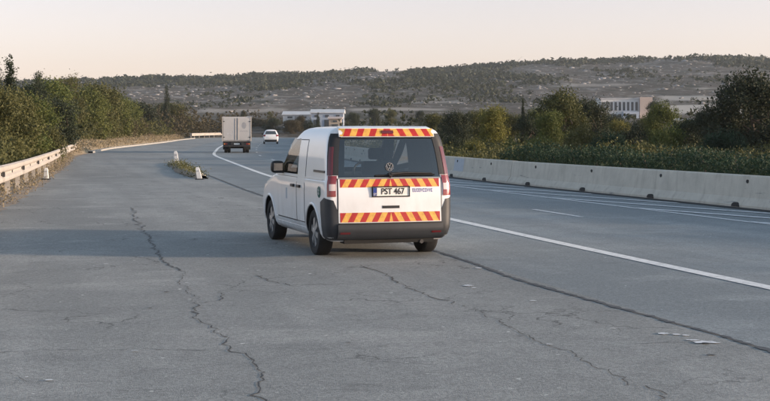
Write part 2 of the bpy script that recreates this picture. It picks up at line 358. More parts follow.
# ------------------------------------------------------------------ verges, kerb, bank
tag(sheet('verge', lambda y: XL(y) - 3.2 - .4 * math.sin(y * .7), lambda y: XL(y) + 0.25, -14, 180, 0.005, 'dirt', 1.0, 4), kind='structure')
def curb(y0, y1):
    v, f = [], []; ys = np.arange(y0, y1, 2.0)
    for y in ys:
        a = XL(y) - .02; v += [(a + .10, y, -.01), (a + .08, y, .13), (a - .26, y, .13), (a - .28, y, -.01)]
    for i in range(len(ys) - 1):
        for k in range(3): f.append((4 * i + k, 4 * i + k + 1, 4 * i + k + 5, 4 * i + k + 4))
    return pymesh('kerb', v, f, 'kerb_stone')
tag(curb(97, 236), kind='structure')
def bank():
    v, f = [], []; ys = np.arange(84, 226, 2.0); n = 9
    for i, y in enumerate(ys):
        e = min(1, i / 8, (len(ys) - 1 - i) / 10); 
        for k in range(n):
            t = k / (n - 1); h = (0.02 + 1.15 * e * (t ** .8) * (1 - .25 * t)) + random.uniform(-.10, .12) * e * (t > 0)
            v.append((XL(y) - .30 - 6.5 * t + random.uniform(-.1, .1), y, h - .02))
    for i in range(len(ys) - 1):
        for k in range(n - 1): q = i * n + k; f.append((q, q + n, q + n + 1, q + 1))
    return pymesh('earth_bank', v, f, 'dry_bank', smooth=True)
tag(bank(), kind='structure')

# ------------------------------------------------------------------ W-beam guardrails
def wbeam(hgt, th=.055):
    p = [(0, .5), (.9, .42), (1, .30), (.9, .18), (0.1, .06), (0.1, -.06), (.9, -.18), (1, -.30), (.9, -.42), (0, -.5)]
    return [(a * th * 1.4, b * hgt) for a, b in p]
def guardrail(pts, bw, label, end_flare, post_h_col, reflect=True, postlab=None):
    """pts: list of (x, y, top)"""
    root = empty('guardrail', (pts[0][0], pts[0][1], 0)); tag(root, label, 'guardrail')
    o0 = Vector(root.location); prof = wbeam(bw)
    for i in range(len(pts) - 1):
        a, b = Vector(pts[i]), Vector(pts[i + 1]); d = (b - a); d2 = Vector((d.x, d.y, 0)).normalized(); nr = Vector((d2.y, -d2.x, 0))
        v, f = [], []
        for p in (a - d.normalized() * .06, b + d.normalized() * .06):
            for k, (u, q) in enumerate(prof):
                v.append(p + nr * (u + (.006 if i % 2 else 0)) + Vector((0, 0, q - bw / 2)) - o0)
        n = len(prof)
        for k in range(n - 1): f.append((k, n + k, n + k + 1, k + 1))
        pymesh('rail', v, f, 'galvanised', root, smooth=False)
        c = a - o0; pc = c - nr * .11
        bm = bmesh.new(); hh = a.z - .02
        add_box(bm, (pc.x, pc.y, hh / 2 - .02), (.07, .13, hh), math.atan2(d2.y, d2.x)); bm_obj('post', bm, 'galvanised', root)
        bm = bmesh.new(); add_box(bm, (c.x - nr.x * .02, c.y - nr.y * .02, a.z - bw / 2), (.14, .10, bw * .7), math.atan2(d2.y, d2.x)); bm_obj('spacer', bm, 'steel_dark', root)
        if reflect and i % 2 == 1:
            bm = bmesh.new(); add_box(bm, (c.x + nr.x * .07, c.y + nr.y * .07, a.z - bw / 2), (.10, .06, .12), math.atan2(d2.y, d2.x)); bm_obj('reflector', bm, 'steel_dark', root)
    a, b = Vector(pts[-2]), Vector(pts[-1]); d = (b - a).normalized(); 
    bm = bmesh.new(); e = b - o0; add_box(bm, (e.x + .03, e.y + .1, b.z - bw / 2), (.14, .12, bw * 1.05), math.atan2(d.y, d.x)); bm_obj('end_cap', bm, 'galvanised', root, 0.01)
    bm = bmesh.new(); add_box(bm, (e.x - .1, e.y, (b.z) / 2), (.08, .12, b.z), math.atan2(d.y, d.x)); bm_obj('post', bm, 'galvanised', root)
    return root
ky = [10, 20, 31, 37, 47, 62, 80, 96]; kx = [-4.9, -6.9, -9.05, -10.35, -12.4, -15.5, -19.3, -22.4]; kz = [.95, .95, .925, .85, .80, .745, .72, .72]
gy = np.arange(12, 97, 4.0)
guardrail([(float(np.interp(y, ky, kx)), float(y), float(np.interp(y, ky, kz))) for y in gy], .44,
          'sunlit galvanised guardrail with corrugated beam beside the trees at the left edge', True, None)
gy = [234, 240, 246, 252, 258, 264, 270, 276, 282, 288, 294, 300, 306, 312, 318, 324, 330, 336, 342, 350]
guardrail([(XL(y) - .5, float(y), 0.95) for y in gy], .5, 'distant guardrail across the outside of the bend behind the box truck', False, None, False)
# white marker post in the verge, and the two leaning delineators on the weedy island
def marker(name, x, y, h, wd, lean, label, group=None):
    r = empty(name, (x, y, 0)); tag(r, label, 'marker post', group)
    v = []; f = []
    for i, (z, s) in enumerate(((0, 1.0), (h * .25, 1.0), (h * .85, .8), (h, .45))):
        for a, b in ((-1, -1), (1, -1), (1, 1), (-1, 1)): v.append((a * wd / 2 * s + lean[0] * z, b * wd * .35 * s + lean[1] * z, z))
    for i in range(3):
        for k in range(4): f.append((4 * i + k, 4 * i + (k + 1) % 4, 4 * i + 4 + (k + 1) % 4, 4 * i + 4 + k))
    f += [(12, 13, 14, 15)]
    pymesh('post', v, f, 'post_white', r)
    bm = bmesh.new(); add_box(bm, (0, 0, .02), (wd * 1.9, wd * 1.6, .05)); bm_obj('base', bm, 'plastic_grey', r, .008)
    z = h * .7; bm = bmesh.new(); add_box(bm, (lean[0] * z, lean[1] * z - wd * .30, z), (wd * .6, wd * .12, h * .1)); bm_obj('reflector', bm, 'print_palegrey', r)
    return r
marker('marker_post', -11.9, 46.6, .42, .15, (0, 0), 'short white marker post in the dirt under the sunlit guardrail')
marker('delineator_post', -10.55, 67.3, .66, .20, (-.12, 0), 'taller white delineator leaning left at the far end of the weedy island')
marker('delineator_post', -6.5, 46.6, .44, .16, (-.22, .05), 'short broken white delineator standing at the near end of the weedy island')

# ------------------------------------------------------------------ concrete barrier
def barrier():
    root = empty('concrete_barrier', (XB(10), 10, 0)); tag(root, 'long pale grey concrete safety barrier along the right of the road', 'barrier')
    o0 = Vector(root.location)
    prof = [(-.30, -.02), (-.30, .07), (-.18, .24), (-.115, .715), (-.09, .74), (.09, .74), (.115, .715), (.18, .24), (.30, .07), (.30, -.02)]
    ys = [32.0 - 4 * 3.76 + i * 3.76 for i in range(0, 62)]; ys = [y for y in ys if y < 250]
    for i in range(len(ys) - 1):
        ya, yb = ys[i], ys[i + 1]; L = math.hypot(XB(yb) - XB(ya), yb - ya)
        A, B = Vector((XB(ya) + .30, ya, 0)), Vector((XB(yb) + .30, yb, 0)); d = (B - A) / L; nr = Vector((d.y, -d.x, 0))
        v, f = [], []; n = len(prof); g = .003; dz = random.uniform(-.006, .006); dn = random.uniform(-.01, .01)
        for s in (g, L - g):
            for u, z in prof: v.append(A + d * s + nr * (u + dn) + Vector((0, 0, z + dz)) - o0)
        for k in range(n): f.append((k, (k + 1) % n, n + (k + 1) % n, n + k))
        f += [tuple(range(n))[::-1], tuple(range(n, 2 * n))]
        seg = pymesh('segment', v, f, 'concrete', root)
        if yb < 100:
            q = A + d * (L * .5) + Vector((0, 0, .60)) - nr * .138 - o0 + nr * dn
            ho = lathe('lifting_hole', [(.0, -.02), (.042, -.02), (.042, .012), (.028, .016), (0.0, .016)], 'concrete_dark', seg, 12); ho.location = q; ho.rotation_euler = (0, 0, math.atan2(d.y, d.x))
            q = A + d * (L * .56) + Vector((0, 0, .055)) - nr * .285 - o0
            v2, f2 = [], []
            for s in (-.03, .03):
                for k in range(9): t = math.pi * k / 8; v2.append(q + d * (.16 * math.cos(t)) + Vector((0, 0, .10 * math.sin(t) - .03)) + nr * (s - .01 * (1 - 2 * 0)))
            for k in range(8): f2.append((k, k + 1, 9 + k + 1, 9 + k))
            f2 += [tuple(range(9)), tuple(range(9, 18))[::-1]]
            pymesh('drain_hole', v2, f2, 'concrete_dark', seg)
        if 44.5 < ya + 1 < 48.3:
            q0 = A + d * (L * .28) - o0 + nr * dn; w2 = 1.25; v2 = []
            for s in (0, w2):
                for u, z in ((-.1835, .24), (-.1195, .70)): v2.append(q0 + d * s + nr * (u) + Vector((0, 0, z)))
            pymesh('patch', v2, [(0, 1, 3, 2)], 'concrete_patch', seg)
    return root
barrier()
# narrow near-black strip on the paving along the barrier foot
tag(sheet('barrier_foot_strip', lambda y: XB(y) - .32, lambda y: XB(y) + .05, -14, 240, 0.0165, 'concrete_dark', 1.0, 1, None, .06), kind='structure')

# ------------------------------------------------------------------ hillside
RX = [-2600, -400, 0, 60, 130, 200, 250, 300, 350, 400, 450, 500, 560, 600, 650, 700, 740, 770, 1100, 3400]
RY = [92, 84, 83, 82, 80, 80.5, 78, 76.5, 74, 72, 70, 67.5, 63.5, 63, 61, 58.5, 58, 60, 70, 90]
TT = [0, .09, .18, .32, .6, .85, 1.0, 1.12, 1.5]; GG = [0, .07, .14, .27, .57, .87, 1.0, .96, .6]
def vnoise(x, y, seed=0):
    r = np.random.default_rng(seed); tab = r.random((256, 256))
    xi = np.floor(x).astype(int); yi = np.floor(y).astype(int); fx = x - xi; fy = y - yi
    fx = fx * fx * (3 - 2 * fx); fy = fy * fy * (3 - 2 * fy)
    g = lambda a, b: tab[a % 256, b % 256]
    return (g(xi, yi) * (1 - fx) + g(xi + 1, yi) * fx) * (1 - fy) + (g(xi, yi + 1) * (1 - fx) + g(xi + 1, yi + 1) * fx) * fy
def fbm(x, y, oct=4, seed=0):
    s = 0; a = .5
    for o in range(oct): s = s + a * (vnoise(x * 2 ** o, y * 2 ** o, seed + o) - .5); a *= .5
    return s
def hill_z(X, Y):
    X = np.asarray(X, float); Y = np.asarray(Y, float)
    px = 385 + 1327 * X / Y; t = (Y - 260) / 1040
    zr = 1.8 + 1300 * (128.5 - np.interp(px, RX, RY)) / 1327
    z = zr * np.interp(t, TT, GG)
    am = np.clip(t * 4, 0, 1)
    z = z + am * (10 * fbm(X / 130, Y / 420, 4, 3) + 3.0 * fbm(X / 24, Y / 70, 3, 9)) * (0.35 + 0.65 * np.clip(t, 0, 1))
    return np.where(t <= 0.004, -0.6, z)
def hill():
    aa = np.concatenate([np.linspace(-1.5, -.34, 60), np.linspace(-.335, .335, 420), np.linspace(.34, 1.5, 60)])
    yy = np.concatenate([np.linspace(262, 700, 110), np.linspace(706, 1420, 120), np.linspace(1440, 1900, 12)])
    A, Yg = np.meshgrid(aa, yy); X = A * Yg; Z = hill_z(X, Yg)
    v = np.stack([X, Yg, Z], -1).reshape(-1, 3); nr, nc = A.shape
    i = np.arange(nr - 1)[:, None] * nc + np.arange(nc - 1)[None, :]
    f = np.stack([i, i + 1, i + nc + 1, i + nc], -1).reshape(-1, 4)
    me = bpy.data.meshes.new('hillside'); me.from_pydata(v.tolist(), [], f.tolist())
    me.polygons.foreach_set('use_smooth', [True] * len(me.polygons))
    # bare, pale worked ground: terraces and dirt tracks
    px = 385 + 1327 * A; e = (Z - 1.8) / Yg * 1327
    nn = fbm(px / 40 + 5, e / 5, 3, 21)
    bare = np.zeros_like(px)
    def band(x0, x1, e0, e1, s=.9):
        global _b
        m = np.clip((px - x0) / 10, 0, 1) * np.clip((x1 - px) / 10, 0, 1) * np.clip((e - e0 + nn * 4) / 1.0, 0, 1) * np.clip((e1 - e + nn * 4) / 1.0, 0, 1)
        np.maximum(bare, m * s, out=bare)
    band(636, 760, 15, 24, 1.0); band(655, 780, 28, 33, .8); band(600, 680, 26, 29, .5); band(345, 450, 17, 21, .6); band(400, 470, 25, 28, .45); band(230, 330, 31, 33, .4); band(420, 445, 27, 32, .4); band(200, 290, 16, 20, .5); band(690, 790, 38, 42, .6); band(480, 560, 36, 38, .4); band(560, 640, 42, 45, .4)
    at = me.attributes.new('bare', 'FLOAT', 'POINT'); at.data.foreach_set('value', bare.reshape(-1).astype(np.float32))
    m = bpy.data.materials.new('hill_ground'); m.use_nodes = True; t = m.node_tree; b = t.nodes['Principled BSDF']
    P = mapping(t, nd(t, 'ShaderNodeTexCoord').outputs['Object'], (1, .3, 1))
    c = mixc(t, noise(t, P, .020, 6, .65, .38, .62), (0.074, 0.064, 0.050), (0.120, 0.102, 0.084))
    c = mixc(t, noise(t, P, .10, 6, .7, .50, .66), c, (0.25, 0.235, 0.215))
    c = mixc(t, noise(t, P, .055, 5, .7, .52, .68), c, (0.045, 0.050, 0.034))
    c = mixc(t, noise(t, P, .32, 4, .7, .56, .66), c, (0.045, 0.050, 0.034))
    an = nd(t, 'ShaderNodeAttribute', attribute_name='bare')
    c = mixc(t, an.outputs['Fac'], c, (0.45, 0.41, 0.36))
    t.links.new(c, b.inputs['Base Color']); b.inputs['Roughness'].default_value = .95; b.inputs['Specular IOR Level'].default_value = 0.1
    MATS['hill_ground'] = m
    return link('hillside', me, None, ['hill_ground']), bare, px, e
ho, BARE, _, _ = hill(); tag(ho, kind='structure')

def leaves(name, cen, size, m, parent=None, seed=1, out_n=None, tint=None, per=1, narrow=.55):
    """many small leaf-sized faces around the given points"""
    r = np.random.default_rng(seed); n = len(cen)
    d = r.normal(size=(n, 3)); d[:, 2] = d[:, 2] * .8
    if out_n is not None: d = d * .8 + out_n
    d /= np.linalg.norm(d, axis=1, keepdims=True) + 1e-9
    t = np.cross(d, r.normal(size=(n, 3))); t /= np.linalg.norm(t, axis=1, keepdims=True) + 1e-9
    b = np.cross(d, t); s = (np.asarray(size) * r.uniform(.6, 1.35, n))[:, None]
    bend = d * s * r.uniform(-.25, .25, (n, 1))
    v = np.stack([cen - t * s, cen + b * s * narrow + bend, cen + t * s, cen - b * s * narrow + bend], 1).reshape(-1, 3)
    f = np.arange(4 * n).reshape(-1, 4)
    me = bpy.data.meshes.new(name); me.vertices.add(4 * n); me.vertices.foreach_set('co', v.astype(np.float32).reshape(-1))
    me.loops.add(4 * n); me.loops.foreach_set('vertex_index', f.astype(np.int32).reshape(-1))
    me.polygons.add(n); me.polygons.foreach_set('loop_start', (np.arange(n) * 4).astype(np.int32)); me.update(calc_edges=True)
    if tint is None: tint = r.random(n)
    a = me.attributes.new('tint', 'FLOAT', 'POINT'); a.data.foreach_set('value', np.repeat(np.clip(tint, 0, 1), 4).astype(np.float32))
    return link(name, me, parent, [m])
def ico_scatter(name, pos, size, m, squash, tint=True, sub=1, jitter=.3, seed=1):
    """one stuff mesh: a rough irregular lump at every position"""
    r = np.random.default_rng(seed)
    bm = bmesh.new(); bmesh.ops.create_icosphere(bm, subdivisions=sub, radius=1); bm.verts.ensure_lookup_table()
    bv = np.array([q.co[:] for q in bm.verts]); bf = np.array([[q.index for q in fc.verts] for fc in bm.faces]); bm.free()
    n = len(pos); nv = len(bv)
    sc = size[:, None, None] * (1 + jitter * r.normal(size=(n, nv, 1))) * np.stack([r.uniform(.7, 1.3, n), r.uniform(.7, 1.3, n), r.uniform(*squash, n)], -1)[:, None, :]
    v = (bv[None] * sc + pos[:, None, :]).reshape(-1, 3)
    f = (bf[None] + (np.arange(n) * nv)[:, None, None]).reshape(-1, 3)
    me = bpy.data.meshes.new(name); me.vertices.add(len(v)); me.vertices.foreach_set('co', v.astype(np.float32).reshape(-1))
    me.loops.add(f.size); me.loops.foreach_set('vertex_index', f.astype(np.int32).reshape(-1))
    me.polygons.add(len(f)); me.polygons.foreach_set('loop_start', (np.arange(len(f)) * 3).astype(np.int32)); me.update(calc_edges=True); me.validate()
    if tint:
        a = me.attributes.new('tint', 'FLOAT', 'POINT'); a.data.foreach_set('value', np.repeat(r.random(n), nv).astype(np.float32))
    return link(name, me, None, [m])
def hill_pts(n, y0, y1, seed, rocky=False, bias=1.0):
    r = np.random.default_rng(seed); a = r.uniform(-.42, .42, n * 3); y = y0 + (y1 - y0) * r.random(n * 3) ** bias; x = a * y
    px = 385 + 1327 * a; e = (hill_z(x, y) - 1.8) / y * 1327
    k = fbm(x / 42, y / 210, 4, 31) * 1.5 + .34 * (np.clip((y - 260) / 1040, 0, 1) - .72) + r.normal(0, .07, n * 3) > -.05
    if rocky: k = fbm(x / 42, y / 210, 4, 31) * 1.5 + .34 * (np.clip((y - 260) / 1040, 0, 1) - .72) + r.normal(0, .07, n * 3) < -.03
    pale = ((px > 640) & (px < 745) & (e > 14) & (e < 25)) | ((px > 345) & (px < 450) & (e > 16) & (e < 21)) | ((px > 590) & (px < 660) & (e > 6) & (e < 30) & (y < 420))
    k &= ~pale
    x, y = x[k][:n], y[k][:n]
    return np.stack([x, y, hill_z(x, y)], -1)
p = hill_pts(19000, 300, 1300, 5, bias=.75); s = np.clip(rng.lognormal(.0, .55, len(p)), .3, 3.4) * np.clip(p[:, 1] / 900, .55, 1.2); p[:, 2] += s * .35
def leaf_scatter(name, p, s, per, seed):
    r = np.random.default_rng(seed); n = len(p); q = r.normal(size=(n * per, 3)); q[:, 2] *= .62; ss = np.repeat(s, per)
    ti = np.repeat(vnoise(p[:, 0] / 30, p[:, 1] / 30, seed) * .6 + r.random(n) * .4, per)
    return leaves(name, np.repeat(p, per, 0) + q * ss[:, None] * .55, ss * .42, 'leaf_far', None, seed, None, ti, narrow=.75)
tag(leaf_scatter('hill_scrub', p, s, 13, 2), 'dark scrub and low trees scattered over the rocky hillside', 'scrub', kind='stuff')
p = hill_pts(2600, 1180, 1310, 6); s = rng.uniform(.8, 2.9, len(p)) * rng.choice([.7, 1, 1.25], len(p)); p[:, 2] += s * .4
tag(leaf_scatter('ridge_scrub', p, s, 15, 3), 'uneven line of dark bushes along the hilltop skyline', 'scrub', kind='stuff')
p = hill_pts(2400, 450, 1260, 8, rocky=True); s = np.clip(rng.lognormal(-.3, .55, len(p)), .25, 2.6) * np.clip(p[:, 1] / 900, .5, 1.1)
tag(ico_scatter('hill_rocks', p, s, 'rock', (.2, .45), False, 1, .3, 4), 'pale grey rocks strewn over the hillside', 'rock', kind='stuff')

# ------------------------------------------------------------------ buildings on the lower slope
def gz(x, y): return float(hill_z(np.array([x]), np.array([y]))[0])
def office():
    X0, Y0 = 57.2, 352; z0 = gz(62, Y0) - .6
    r = empty('office_building', (X0, Y0, z0)); tag(r, 'long white two-storey building with a row of tall windows below the hill', 'building')
    H = 1.8 + (128.5 - 99.0) * Y0 / 1327 - z0
    L = 10.2
    box('wall', (L / 2, 4, H / 2), (L, 8, H), 'plaster_white', r)
    box('side_wing', (L + 1.65, 3.0, H * .54), (3.3, 8.6, H * 1.08), 'plaster_pink', r)
    box('roof', (L / 2, 4, H + .11), (L + .3, 8.4, .22), 'metal_roof', r)
    n = 9
    for i in range(n):
        x = .7 + i * 1.1; wz = H * .66
        wnd = box('window', (x, -.03, wz), (.62, .10, H * .40), 'window_dark', r)
        box('sill', (x, -.09, wz - H * .21), (.8, .14, .10), 'plaster_white', wnd)
    for i in range(4):
        box('window', (1.3 + i * 1.25, -.03, H * .22), (.8, .10, H * .16), 'window_dark', r)
    box('annex', (7.7, -1.2, H * .2), (4.2, 2.4, H * .40), 'wall_blue', r); box('annex_door', (7.7, -2.43, H * .15), (2.6, .08, H * .28), 'window_dark', r)
office()
def shed(px0, px1, ptop, Y, depth, label, wallm, roofm, doors, slope=.9):
    X0 = (px0 - 385) / 1327 * Y; X1 = (px1 - 385) / 1327 * Y; z0 = gz((X0 + X1) / 2, Y) - .6
    top = 1.8 + (128.5 - ptop) * Y / 1327 - z0; W = X1 - X0
    r = empty('warehouse', (X0, Y, z0)); tag(r, label, 'building')
    h = top - slope
    box('wall', (W / 2, depth / 2, h / 2), (W, depth, h), wallm, r)
    v = [(-.3, -.3, h - .05), (W + .3, -.3, h - .05), (W + .3, depth + .3, h - .05), (-.3, depth + .3, h - .05), (-.3, depth * .55, top), (W + .3, depth * .55, top), (-.3, -.3, h + .1), (W + .3, -.3, h + .1), (W + .3, depth + .3, h + .1), (-.3, depth + .3, h + .1)]
    pymesh('roof', v, [(0, 1, 7, 6), (6, 7, 5, 4), (4, 5, 8, 9), (3, 9, 8, 2), (0, 6, 4, 9, 3), (1, 2, 8, 5, 7), (0, 3, 2, 1)], roofm, r)
    for k in range(doors):
        x = W * (k + .5) / doors; d = box('door', (x, -.04, h * .34), (W / doors * .5, .12, h * .62), 'window_dark', r)
        box('window', (x, -.04, h * .84), (W / doors * .35, .10, h * .12), 'window_dark', r)
shed(311, 343, 109.0, 300, 9, 'grey-roofed warehouse just above the roof of the foreground van', 'wall_blue', 'metal_roof', 3)
shed(283, 311, 111.0, 310, 8, 'small pale warehouse left of the grey-roofed one, behind roadside trees', 'plaster_white', 'metal_roof', 2)
shed(329, 341, 116.5, 289, 4, 'tiny tan shed with dark doors in front of the grey-roofed warehouse', 'wall_tan', 'plaster_pink', 1, .5)
shed(676, 694, 118.5, 300, 6, 'low pale outbuilding beside the bare terraces on the right', 'plaster_pink', 'metal_roof', 2, .5)

# ------------------------------------------------------------------ vegetation
def crown_pts(blobs, n, seed, clump=.14, per=22):
    r = np.random.default_rng(seed); bl = np.array(blobs, float); vol = bl[:, 3] * bl[:, 4] * bl[:, 5]; k = r.choice(len(bl), n // per, p=vol ** .67 / (vol ** .67).sum())
    d = r.normal(size=(len(k), 3)); d /= np.linalg.norm(d, axis=1, keepdims=True)
    rad = (r.random(len(k)) ** .33) * r.uniform(.75, 1.16, len(k))
    c = bl[k, :3] + d * bl[k, 3:] * rad[:, None]
    cen = np.repeat(c, per, 0) + r.normal(size=(len(k) * per, 3)) * clump * r.uniform(.6, 1.5, (len(k), 1)).repeat(per, 0)
    tint = np.repeat(r.random(len(k)), per) * .72 + r.random(len(k) * per) * .14
    cen[:, 2] = np.abs(cen[:, 2])
    return cen, np.repeat(d, per, 0), tint
def limbs(name, h, blobs, rad, parent, lean=(0, 0)):
    bm = bmesh.new(); tmp = []
    def tb(pts, rr, n=7):
        rings = []
        for i, p in enumerate(pts):
            p = Vector(p); a = Vector(pts[max(0, i - 1)]); b = Vector(pts[min(len(pts) - 1, i + 1)]); d = (b - a).normalized(); u = d.orthogonal().normalized(); q = d.cross(u)
            rings.append([bm.verts.new(p + (u * math.cos(6.2832 * k / n) + q * math.sin(6.2832 * k / n)) * rr[i]) for k in range(n)])
        for i in range(len(rings) - 1):
            for k in range(n): bm.faces.new((rings[i][k], rings[i][(k + 1) % n], rings[i + 1][(k + 1) % n], rings[i + 1][k]))
    tp = (lean[0] * h, lean[1] * h, h * .62)
    mid = (lean[0] * h * .4 + .05, lean[1] * h * .4 - .04, h * .32)
    tb([(0, 0, -.1), (.02, 0, .15), mid, tp], [rad * 1.35, rad, rad * .8, rad * .35])
    for b in blobs:
        e = Vector(b[:3]); s = Vector(mid).lerp(Vector(tp), random.uniform(0, .7)); m_ = s.lerp(e, .5) + Vector((random.uniform(-.15, .15), random.uniform(-.15, .15), -.08))
        tb([s, m_, e], [rad * .5, rad * .33, rad * .12], 5)
    return bm_obj(name, bm, 'bark', parent, smooth=True)
PROTO = {}
def proto(key, mk): PROTO[key] = mk
def rblobs(seed, n, w, z0, z1, rmin, rmax, flat=.8):
    r = random.Random(seed); o = []
    for i in range(n):
        t = r.random(); z = z0 + (z1 - z0) * t; rr = w * math.sqrt(max(.05, 1 - (2 * t - .85) ** 2 * .75)); a = r.uniform(0, 6.283); q = rr * math.sqrt(r.random())
        s = r.uniform(rmin, rmax); o.append((q * math.cos(a), q * math.sin(a), z, s, s, s * flat))
    return o
# every prototype has unit height; trees are scaled copies that share its mesh data
def build_proto(key, blobs, n, lsize, clump, rad, seed, lean=(0, 0), narrow=.5):
    cen, on, ti = crown_pts(blobs, n, seed, clump)
    zz = np.percentile(cen[:, 2], 99.5); cen /= zz; bl = [tuple(q / zz for q in b) for b in blobs]
    cr = leaves('crown', cen, lsize / zz, 'leaf_olive', None, seed, on * .7, ti, narrow=narrow); tr = limbs('trunk', 1.0, bl[:9], rad / zz, None, lean)
    PROTO[key] = (cr.data, tr.data); bpy.data.objects.remove(cr); bpy.data.objects.remove(tr)
build_proto('broad', rblobs(1, 16, 1.25, .8, 3.3, .5, .95), 15000, .06, .15, .10, 1)
build_proto('broad2', rblobs(2, 18, 1.5, .6, 3.1, .45, .9), 15000, .06, .15, .10, 2)
build_proto('airy', rblobs(3, 15, 1.3, 1.2, 4.0, .28, .62), 9500, .055, .16, .09, 3, (.05, .02), .38)
build_proto('round', rblobs(4, 13, 1.0, .8, 3.0, .55, .9, .9), 14000, .058, .13, .10, 4)
build_proto('bush', rblobs(5, 13, 1.05, .3, 1.15, .35, .6), 9000, .045, .11, .05, 5)
build_proto('bush2', rblobs(6, 12, 1.2, .3, 1.3, .3, .55), 8000, .045, .12, .05, 6)
build_proto('cypress', [(0.03 * math.sin(i), .03 * math.cos(i * 2), .35 + i * .42, .40 * (1 - (i / 11) ** 1.6) + .10, .40 * (1 - (i / 11) ** 1.6) + .10, .45) for i in range(11)], 9000, .05, .08, .08, 7)
build_proto('conifer', [(.05 * math.sin(i * 2), .05 * math.cos(i), .5 + i * .5, .95 * (1 - i / 9.5) + .10, .95 * (1 - i / 9.5) + .10, .35) for i in range(9)], 9000, .06, .12, .09, 8)
TN = {'broad': 'tree', 'broad2': 'tree', 'airy': 'tree', 'round': 'tree', 'bush': 'bush', 'bush2': 'bush', 'cypress': 'cypress_tree', 'conifer': 'conifer_tree'}
def tree(key, x, y, h, wx, m, label, group, z=0.0):
    r = empty(TN[key], (x, y, z), random.uniform(0, 6.28)); tag(r, label, 'bush' if 'bush' in key else 'tree', group)
    for nm, me in zip(('crown', 'trunk'), PROTO[key]):
        o = bpy.data.objects.new(nm, me); C.objects.link(o); o.parent = r
        if nm == 'crown': o.material_slots[0].link = 'OBJECT'; o.material_slots[0].material = MATS[m]
    # unit-height crown: wx is the width-to-height stretch
    r.scale = (h * wx, h * wx * random.uniform(.9, 1.1), h)
    return r
GL = 'trees and bushes behind the left guardrail and kerb'; GR = 'trees and bushes behind the right barrier'; GF = 'small trees at the foot of the hill'
LEFT = [
 ('broad', -14.9, 50, 4.0, 1.0, 'leaf_olive', 'olive-green tree cut off by the left edge of the picture behind the guardrail'),
 ('cypress', -18.9, 67, 5.4, .95, 'leaf_dark', 'narrow dark cypress rising above the trees at far left'),
 ('broad2', -16.0, 56, 3.7, 1.05, 'leaf_olive', 'broad olive tree in front of the narrow dark cypress'),
 ('airy', -19.8, 75, 5.2, .9, 'leaf_dark', 'sparse dark tree with open spiky top just right of the cypress'),
 ('airy', -19.6, 66, 6.0, .7, 'leaf_dark', 'tallest spiky tree top poking up at the extreme left edge'),
 ('broad', -17.0, 63, 3.6, 1.0, 'leaf_green', 'greener tree above the middle of the sunlit guardrail'),
 ('round', -20.8, 79, 4.3, 1.0, 'leaf_olive', 'rounded olive tree right of the spiky dark one'),
 ('bush', -18.0, 70, 2.2, 1.2, 'leaf_olive', 'low olive bush over the far end of the sunlit guardrail'),
 ('conifer', -23.0, 88, 4.9, .75, 'leaf_dark', 'dark pointed conifer behind the far end of the sunlit guardrail'),
 ('round', -22.6, 91, 3.7, 1.1, 'leaf_dark', 'dark round tree just past the end of the sunlit guardrail'),
 ('broad2', -26.5, 104, 4.9, 1.0, 'leaf_green', 'bright green spreading tree above the dry earth bank, nearest one'),
 ('round', -29.5, 116, 4.6, 1.0, 'leaf_olive', 'dull olive round tree right of the nearest bright green tree'),
 ('airy', -30.5, 128, 6.4, .8, 'leaf_olive', 'open olive tree standing tall in the middle of the earth bank'),
 ('broad', -31.5, 139, 5.0, 1.05, 'leaf_green', 'green tree with wide crown behind the middle of the earth bank'),
 ('broad2', -32.5, 150, 5.6, 1.0, 'leaf_olive', 'olive tree with wide crown between two green ones on the bank'),
 ('broad', -34.5, 166, 5.4, 1.1, 'leaf_green', 'green tree sloping down toward the road above the far kerb'),
 ('broad2', -35.8, 180, 5.0, 1.1, 'leaf_green', 'last bright green tree before the distant guardrail'),
 ('bush', -32.0, 168, 2.4, 1.2, 'leaf_brown', 'brownish bush low on the far end of the earth bank'),
 ('bush2', -34.5, 190, 3.0, 1.2, 'leaf_brown', 'dark brown bush where the far kerb meets the trees'),
 ('round', -37.5, 205, 5.4, 1.2, 'leaf_dark', 'dark tree just left of the start of the distant guardrail'),
 ('conifer', -41.5, 252, 8.2, .55, 'leaf_dark', 'lone pointed conifer above the start of the distant guardrail'),
 ('broad2', -42.0, 262, 5.6, 1.3, 'leaf_olive', 'olive-green tree behind the distant guardrail, left of the truck'),
 ('bush', -40.0, 286, 3.6, 1.6, 'leaf_brown', 'brown bush behind the distant guardrail, beside the truck box'),
 ('bush2', -33.0, 318, 4.0, 1.6, 'leaf_brown', 'brown bush behind the distant guardrail, between truck and small white car'),
 ('bush', -28.0, 328, 3.6, 1.6, 'leaf_brown', 'brown bush behind the distant guardrail, above the small white car'),
 ('broad', -46.0, 290, 6.0, 1.3, 'leaf_brown', 'brown spreading tree above the distant guardrail left of the truck box'),
 ('broad2', -30.5, 322, 5.0, 1.4, 'leaf_brown', 'brown spreading tree seen between truck and small white car'),
 ('broad', -25.2, 296, 4.8, 1.3, 'leaf_dark', 'dark spreading tree above the roof of the small white car'),
 ('broad2', -19.6, 279, 4.3, 1.2, 'leaf_brown', 'brown spreading tree just left of the van windscreen'),
 ('broad', -39.0, 335, 5.6, 1.3, 'leaf_dark', 'dark spreading tree directly behind the truck box'),
 ('round', -20.5, 286, 4.4, 1.0, 'leaf_dark', 'dark tree in front of the small pale warehouse'),
 ('bush2', -15.5, 284, 4.2, 1.4, 'leaf_dark', 'dark bush in front of the grey-roofed warehouse'),
]
for k, x, y, h, wx, m, lb in LEFT: tree(k, x, y, h * (1.14 if 86 < y < 270 else (.88 if k != 'cypress' else 1)) * random.uniform(.92, 1.08), wx * .5 if k in ('bush', 'bush2') else wx, m, lb, GL)
def rx(px, Y): return (px - 385) / 1327 * Y
